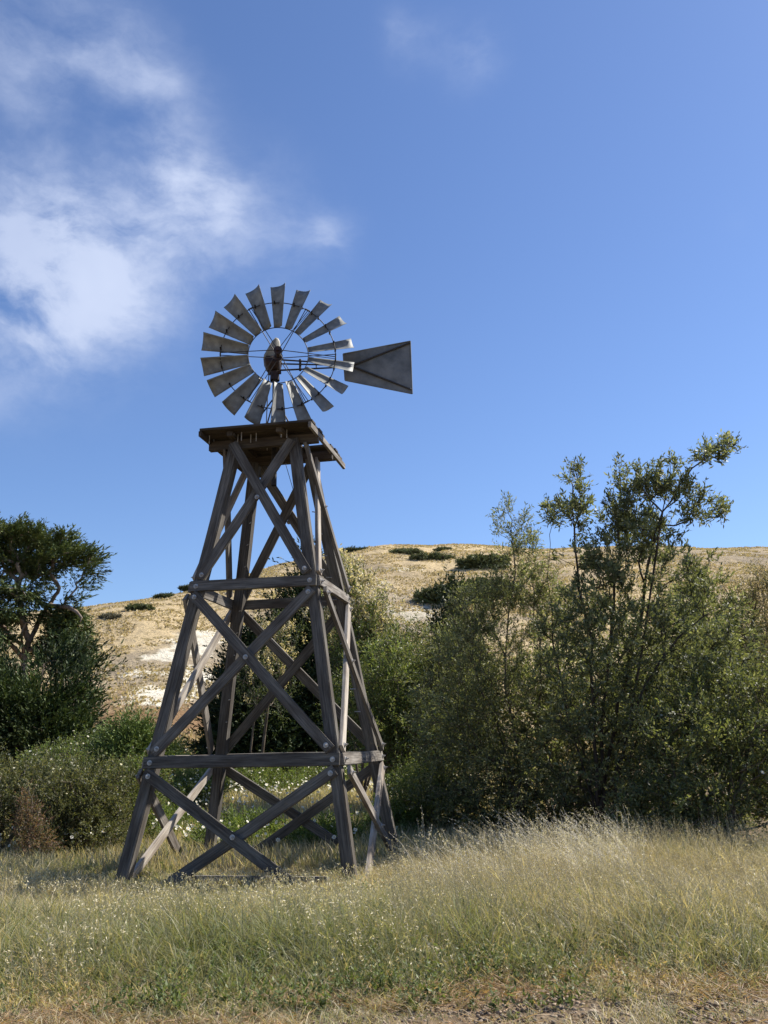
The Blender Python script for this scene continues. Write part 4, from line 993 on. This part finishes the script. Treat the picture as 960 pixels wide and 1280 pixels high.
# gearbox and hood (outline across, lofted along the shaft)
def loft(name, prof, ys, scl, mat, z0, x0=0):
    V = []; k_ = len(prof)
    for y_, s_ in zip(ys, scl):
        for (a_, b_) in prof: V.append(wf((a_ * s_[0], y_, b_ * s_[1])) + np.array([x0, 0, z0]))
    F = [[i * k_ + j, i * k_ + (j + 1) % k_, (i + 1) * k_ + (j + 1) % k_, (i + 1) * k_ + j] for i in range(len(ys) - 1) for j in range(k_)]
    Fc = [np.array([list(range(k_))[::-1], [(len(ys) - 1) * k_ + j for j in range(k_)]])]
    V = np.array(V)
    return mesh_np(name, V, [np.array(F)] + Fc, mat, mill)
gp = [(-.15, .05), (-.165, .0), (-.14, -.07), (-.06, -.14), (.03, -.14), (.08, -.08), (.095, .0), (.085, .05)]
loft('gearbox', gp, [-.16, -.10, .18, .26], [(.8, .85), (1, 1), (1, 1), (.7, .8)], M_rust, 7.38)
hp = [(-.175, .0), (-.165, .07), (-.05, .29), (.01, .36), (.05, .345), (.075, .30), (.10, .07), (.10, .0)]
loft('hood', hp, [-.12, -.09, .20, .34], [(.85, .9), (1, 1), (1, .95), (.6, .5)], M_hood, 7.40)
V, F = tubes([(np.array([[0, 0, 7.08], [0, 0, 7.22]]), np.array([.075, .07])), (np.array([[-.1, -.02, 7.2], [.1, -.02, 7.2]]), np.array([.03, .03]))], 12); mesh_np('turntable', V, F, M_rust, mill, smooth=True)
# tail; plane nearly parallel with the wheel (furled)
def tp(x_, z_, dy=0): return lp((x_, 13.27 + dy, z_))
vane_pts = [(-.58, 7.525), (.47, 7.715), (.475, 6.84), (-.555, 7.085)]
Vv = np.array([tp(a_, b_) for a_, b_ in vane_pts])
bm = bmesh.new(); vs_ = [bm.verts.new(v) for v in Vv]; bm.faces.new(vs_)
bmesh.ops.subdivide_edges(bm, edges=list(bm.edges), cuts=8, use_grid_fill=True)
for v in bm.verts: v.co.y += .006 * math.sin(v.co.x * 7 + v.co.z * 5)
me = bpy.data.meshes.new('tail_vane'); bm.to_mesh(me); bm.free(); me.materials.append(M_tail)
vane = bpy.data.objects.new('tail_vane', me); col.objects.link(vane); vane.parent = mill
vm = vane.modifiers.new('thickness', 'SOLIDIFY'); vm.thickness = .004; vm.offset = 0
edge_loop = [(np.array([Vv[i], Vv[(i + 1) % 4]]), np.array([.011, .011])) for i in range(4)]
V, F = tubes(edge_loop, 6); mesh_np('vane_edging', V, F, M_tail, vane)
for a_, b_ in (((-.42, 7.33), (.46, 7.68)), ((-.42, 7.30), (.465, 6.90))):
    V, F = tubes([(np.array([tp(*a_, -.02), tp(*b_, -.015)]), np.array([.017, .014]))], 6); mesh_np('vane_rib', V, F, M_iron, vane)
V, F = tubes([(np.array([tp(-1.60, 7.455), tp(-.42, 7.335, -.02)]), np.array([.014, .012])), (np.array([tp(-1.60, 7.385), tp(-.42, 7.32, -.02)]), np.array([.014, .012])), (np.array([tp(-1.76, 7.27), tp(-.42, 7.30, -.02)]), np.array([.016, .012])),
               (np.array([tp(-1.25, 7.45), tp(-1.25, 7.26)]), np.array([.02, .02])), (np.array([tp(-1.0, 7.40), tp(-1.0, 7.29)]), np.array([.008, .008]))], 8)
mesh_np('tail_arm', V, F, M_iron, mill)
